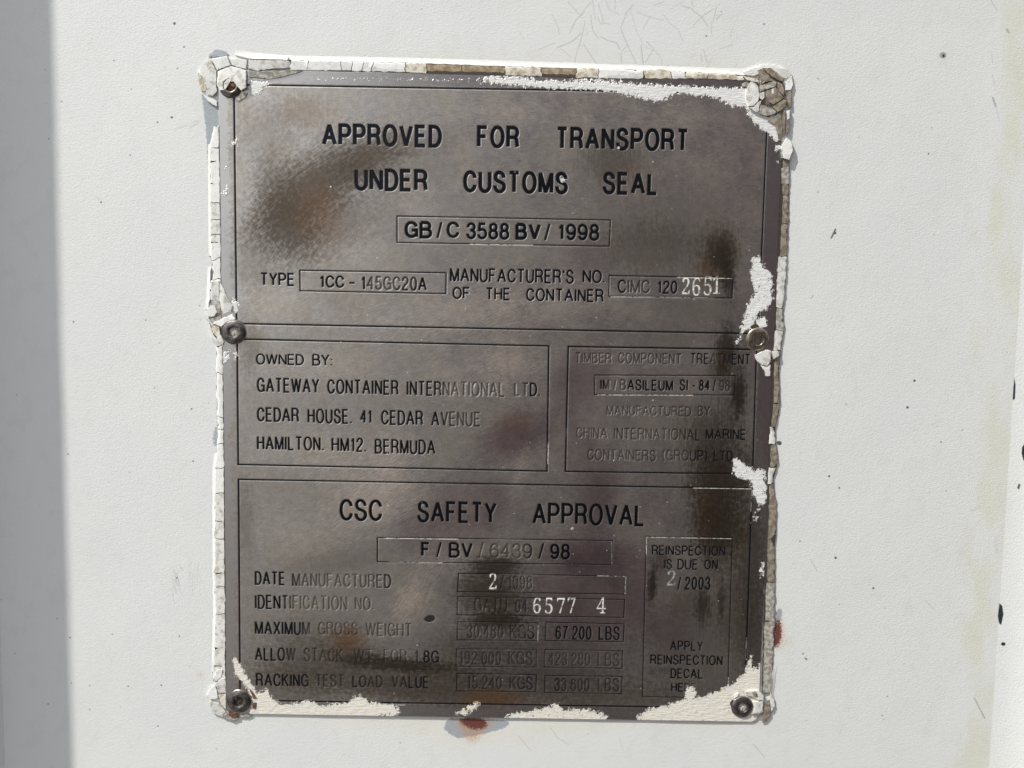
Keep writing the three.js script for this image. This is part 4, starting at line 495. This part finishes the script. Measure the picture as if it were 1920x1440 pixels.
flake(Z3, [[1076, 268], [1140, 268], [1190, 302], [1238, 350], [1234, 378], [1190, 358], [1134, 320]], 'brown', 0.0008, 0.0022); flake(Z3, [[1040, 285], [1068, 274], [1128, 324], [1148, 364], [1100, 376], [1070, 384], [1050, 330]], 'brown', 0.0010, 0.0022); flake(Z3, [[1060, 347], [1084, 345], [1096, 374], [1076, 388], [1060, 374]], 'white', 0.0026, 0.0009); flake(Z3, [[1148, 430], [1164, 430], [1164, 462], [1150, 462]], 'white', PZ + 0.0022, 0.0006);
flake(Z3, [[1250, 452], [1294, 438], [1294, 560], [1268, 574], [1262, 510]], 'brown', 0.0006, 0.0014); flake(Z3, [[1114, 668], [1190, 636], [1218, 614], [1224, 700], [1228, 826], [1196, 800], [1180, 722], [1160, 680]], 'brown', PZ, 0.0007); flake(Z3, [[1232, 602], [1252, 592], [1250, 700], [1246, 780], [1238, 790], [1230, 700]], 'brown', 0.0012, 0.0012); flake(Z3, [[1258, 592], [1284, 588], [1280, 650], [1262, 660]], 'white', 0.0008, 0.0014); flake(Z3, [[1258, 670], [1278, 660], [1276, 740], [1258, 760]], 'brown', 0.0008, 0.0012);
flake(Z3, [[1226, 850], [1240, 820], [1262, 790], [1290, 816], [1304, 850], [1304, 900], [1276, 962], [1230, 946]], 'white', 0.0006, 0.0036, bead, 'paint_flake', 'bulging white paint blister'); flake(Z3, [[1230, 958], [1274, 970], [1278, 1000], [1240, 1012]], 'brown', 0.0006, 0.0014); flake(Z3, [[1222, 1020], [1276, 1006], [1278, 1140], [1222, 1140]], 'grey', 0.0006, 0.0014);
flake(Z3, [[1246, 404], [1262, 370], [1300, 324], [1308, 400], [1292, 436], [1250, 438]], 'white', 0.0004, 0.0018); flake(Z3, [[920, 392], [958, 372], [990, 382], [980, 412], [930, 410]], 'grey', PZ, 0.0008); flake(Z3, [[930, 330], [1000, 345], [1040, 350], [1050, 380], [1010, 372], [960, 360]], 'cream', 0.0010, 0.0018); flake(Z3, [[960, 306], [1005, 304], [1010, 318], [968, 322]], 'grey', 0.0005, 0.0007);
// a thick pale collar of paint from the wall over the corner
flake(Z3, [[930, 300], [1030, 260], [1060, 242], [1130, 238], [1210, 250], [1270, 280], [1300, 318], [1250, 350], [1190, 300], [1140, 262], [1066, 258], [1038, 282], [1010, 330], [940, 322]], 'fresh', 0.0002, 0.0012);
// left middle rivet
[[[186, 742], [214, 694], [250, 692], [270, 738], [246, 774], [196, 776]], [[200, 784], [250, 786], [298, 764], [298, 812], [226, 822]], [[302, 790], [384, 756], [408, 794], [336, 818], [300, 850], [230, 826]], [[218, 830], [286, 852], [294, 930], [272, 930], [240, 904]], [[180, 790], [212, 826], [240, 915], [300, 990], [268, 1000], [214, 930]], [[262, 880], [300, 920], [322, 964], [310, 990], [268, 958]], [[290, 514], [316, 560], [350, 640], [384, 690], [372, 738], [312, 752], [290, 700]], [[222, 512], [284, 505], [284, 650], [224, 654]], [[222, 660], [282, 656], [296, 690], [296, 756], [272, 750], [252, 690]]].forEach((p, i) => flake(Z4, p, ['white', 'grey', 'white', 'cream', 'white', 'mixed', 'mixed', 'mixed', 'grey'][i], i === 6 ? PZ : 0.0006, [0.0024, 0.0018, 0.0024, 0.0020, 0.0014, 0.0022, 0.0009, 0.0019, 0.0019][i]));
// right middle rivet
[[[1018, 1064], [1060, 1046], [1110, 1024], [1144, 1032], [1140, 1110], [1112, 1150], [1064, 1128], [1036, 1110]], [[1060, 1134], [1100, 1150], [1138, 1130], [1138, 1220], [1104, 1222], [1092, 1180]], [[1150, 1036], [1196, 1030], [1204, 1070], [1160, 1096]]].forEach((p, i) => flake(Z6, p, 'mixed', PZ, [0.0018, 0.0012, 0.0015][i])); flake(Z6, [[985, 850], [1020, 828], [1045, 840], [1040, 862], [1000, 868]], 'grime', PZ, 0.0004); flake(Z6, [[1030, 800], [1100, 780], [1108, 850], [1060, 862], [1036, 830]], 'white', PZ, 0.0005);
// lower left corner
[[[190, 1018], [222, 960], [250, 940], [268, 980], [274, 1038], [218, 1048]], [[252, 930], [296, 890], [332, 880], [334, 996], [276, 1000], [268, 960]], [[276, 1012], [334, 1002], [336, 1128], [300, 1080]], [[216, 1056], [280, 1070], [334, 1140], [300, 1172], [240, 1150], [214, 1100]], [[300, 1176], [340, 1146], [430, 1190], [382, 1208]], [[358, 1128], [400, 1150], [436, 1162], [404, 1188], [372, 1178], [352, 1160]], [[440, 1158], [532, 1162], [490, 1184], [450, 1180]], [[240, 880], [270, 820], [310, 820], [300, 880], [262, 910]], [[500, 955], [530, 985], [570, 1040], [540, 1040], [524, 1000]], [[536, 1072], [566, 1070], [560, 1120], [530, 1110]]].forEach((p, i) => flake(Z10, p, ['white', 'mixed', 'cream', 'mixed', 'grey', 'rust', 'grey', 'white', 'rust', 'rust'][i], i === 5 || i > 7 ? PZ : 0.0005, [0.0017, 0.0018, 0.0022, 0.0013, 0.0012, 0.0008, 0.001, 0.002, 0.0005, 0.0005][i]));
// lower right corner
[[[950, 986], [1040, 976], [1088, 1010], [1088, 1056], [1050, 1050], [1000, 1024], [960, 1012]], [[1002, 1064], [1084, 1062], [1080, 1150], [1040, 1164], [1000, 1158], [1020, 1110]], [[868, 1012], [900, 996], [892, 1030], [872, 1034]], [[834, 1070], [858, 1046], [866, 1090], [870, 1130], [842, 1110]], [[1100, 1062], [1132, 1046], [1140, 1160], [1100, 1214], [1076, 1216], [1070, 1150]], [[1136, 982], [1164, 1040], [1170, 1100], [1146, 1138], [1136, 1060]], [[1000, 990], [1030, 985], [1050, 1030], [1020, 1030]]].forEach((p, i) => flake(Z12, p, ['mixed', 'mixed', 'white', 'grime', 'brown', 'mixed', 'brown'][i], i < 4 || i === 6 ? PZ : 0.0005, [0.0018, 0.0020, 0.0012, 0.0006, 0.0016, 0.0014, 0.0022][i]));

// ------------------------------------------------------------------ render
const renderer = new THREE.WebGLRenderer({ antialias: true });
renderer.setSize(1024, 768); renderer.shadowMap.enabled = true;
renderer.toneMapping = THREE.LinearToneMapping; renderer.toneMappingExposure = EXPOSURE;
renderer.render(scene, camera);
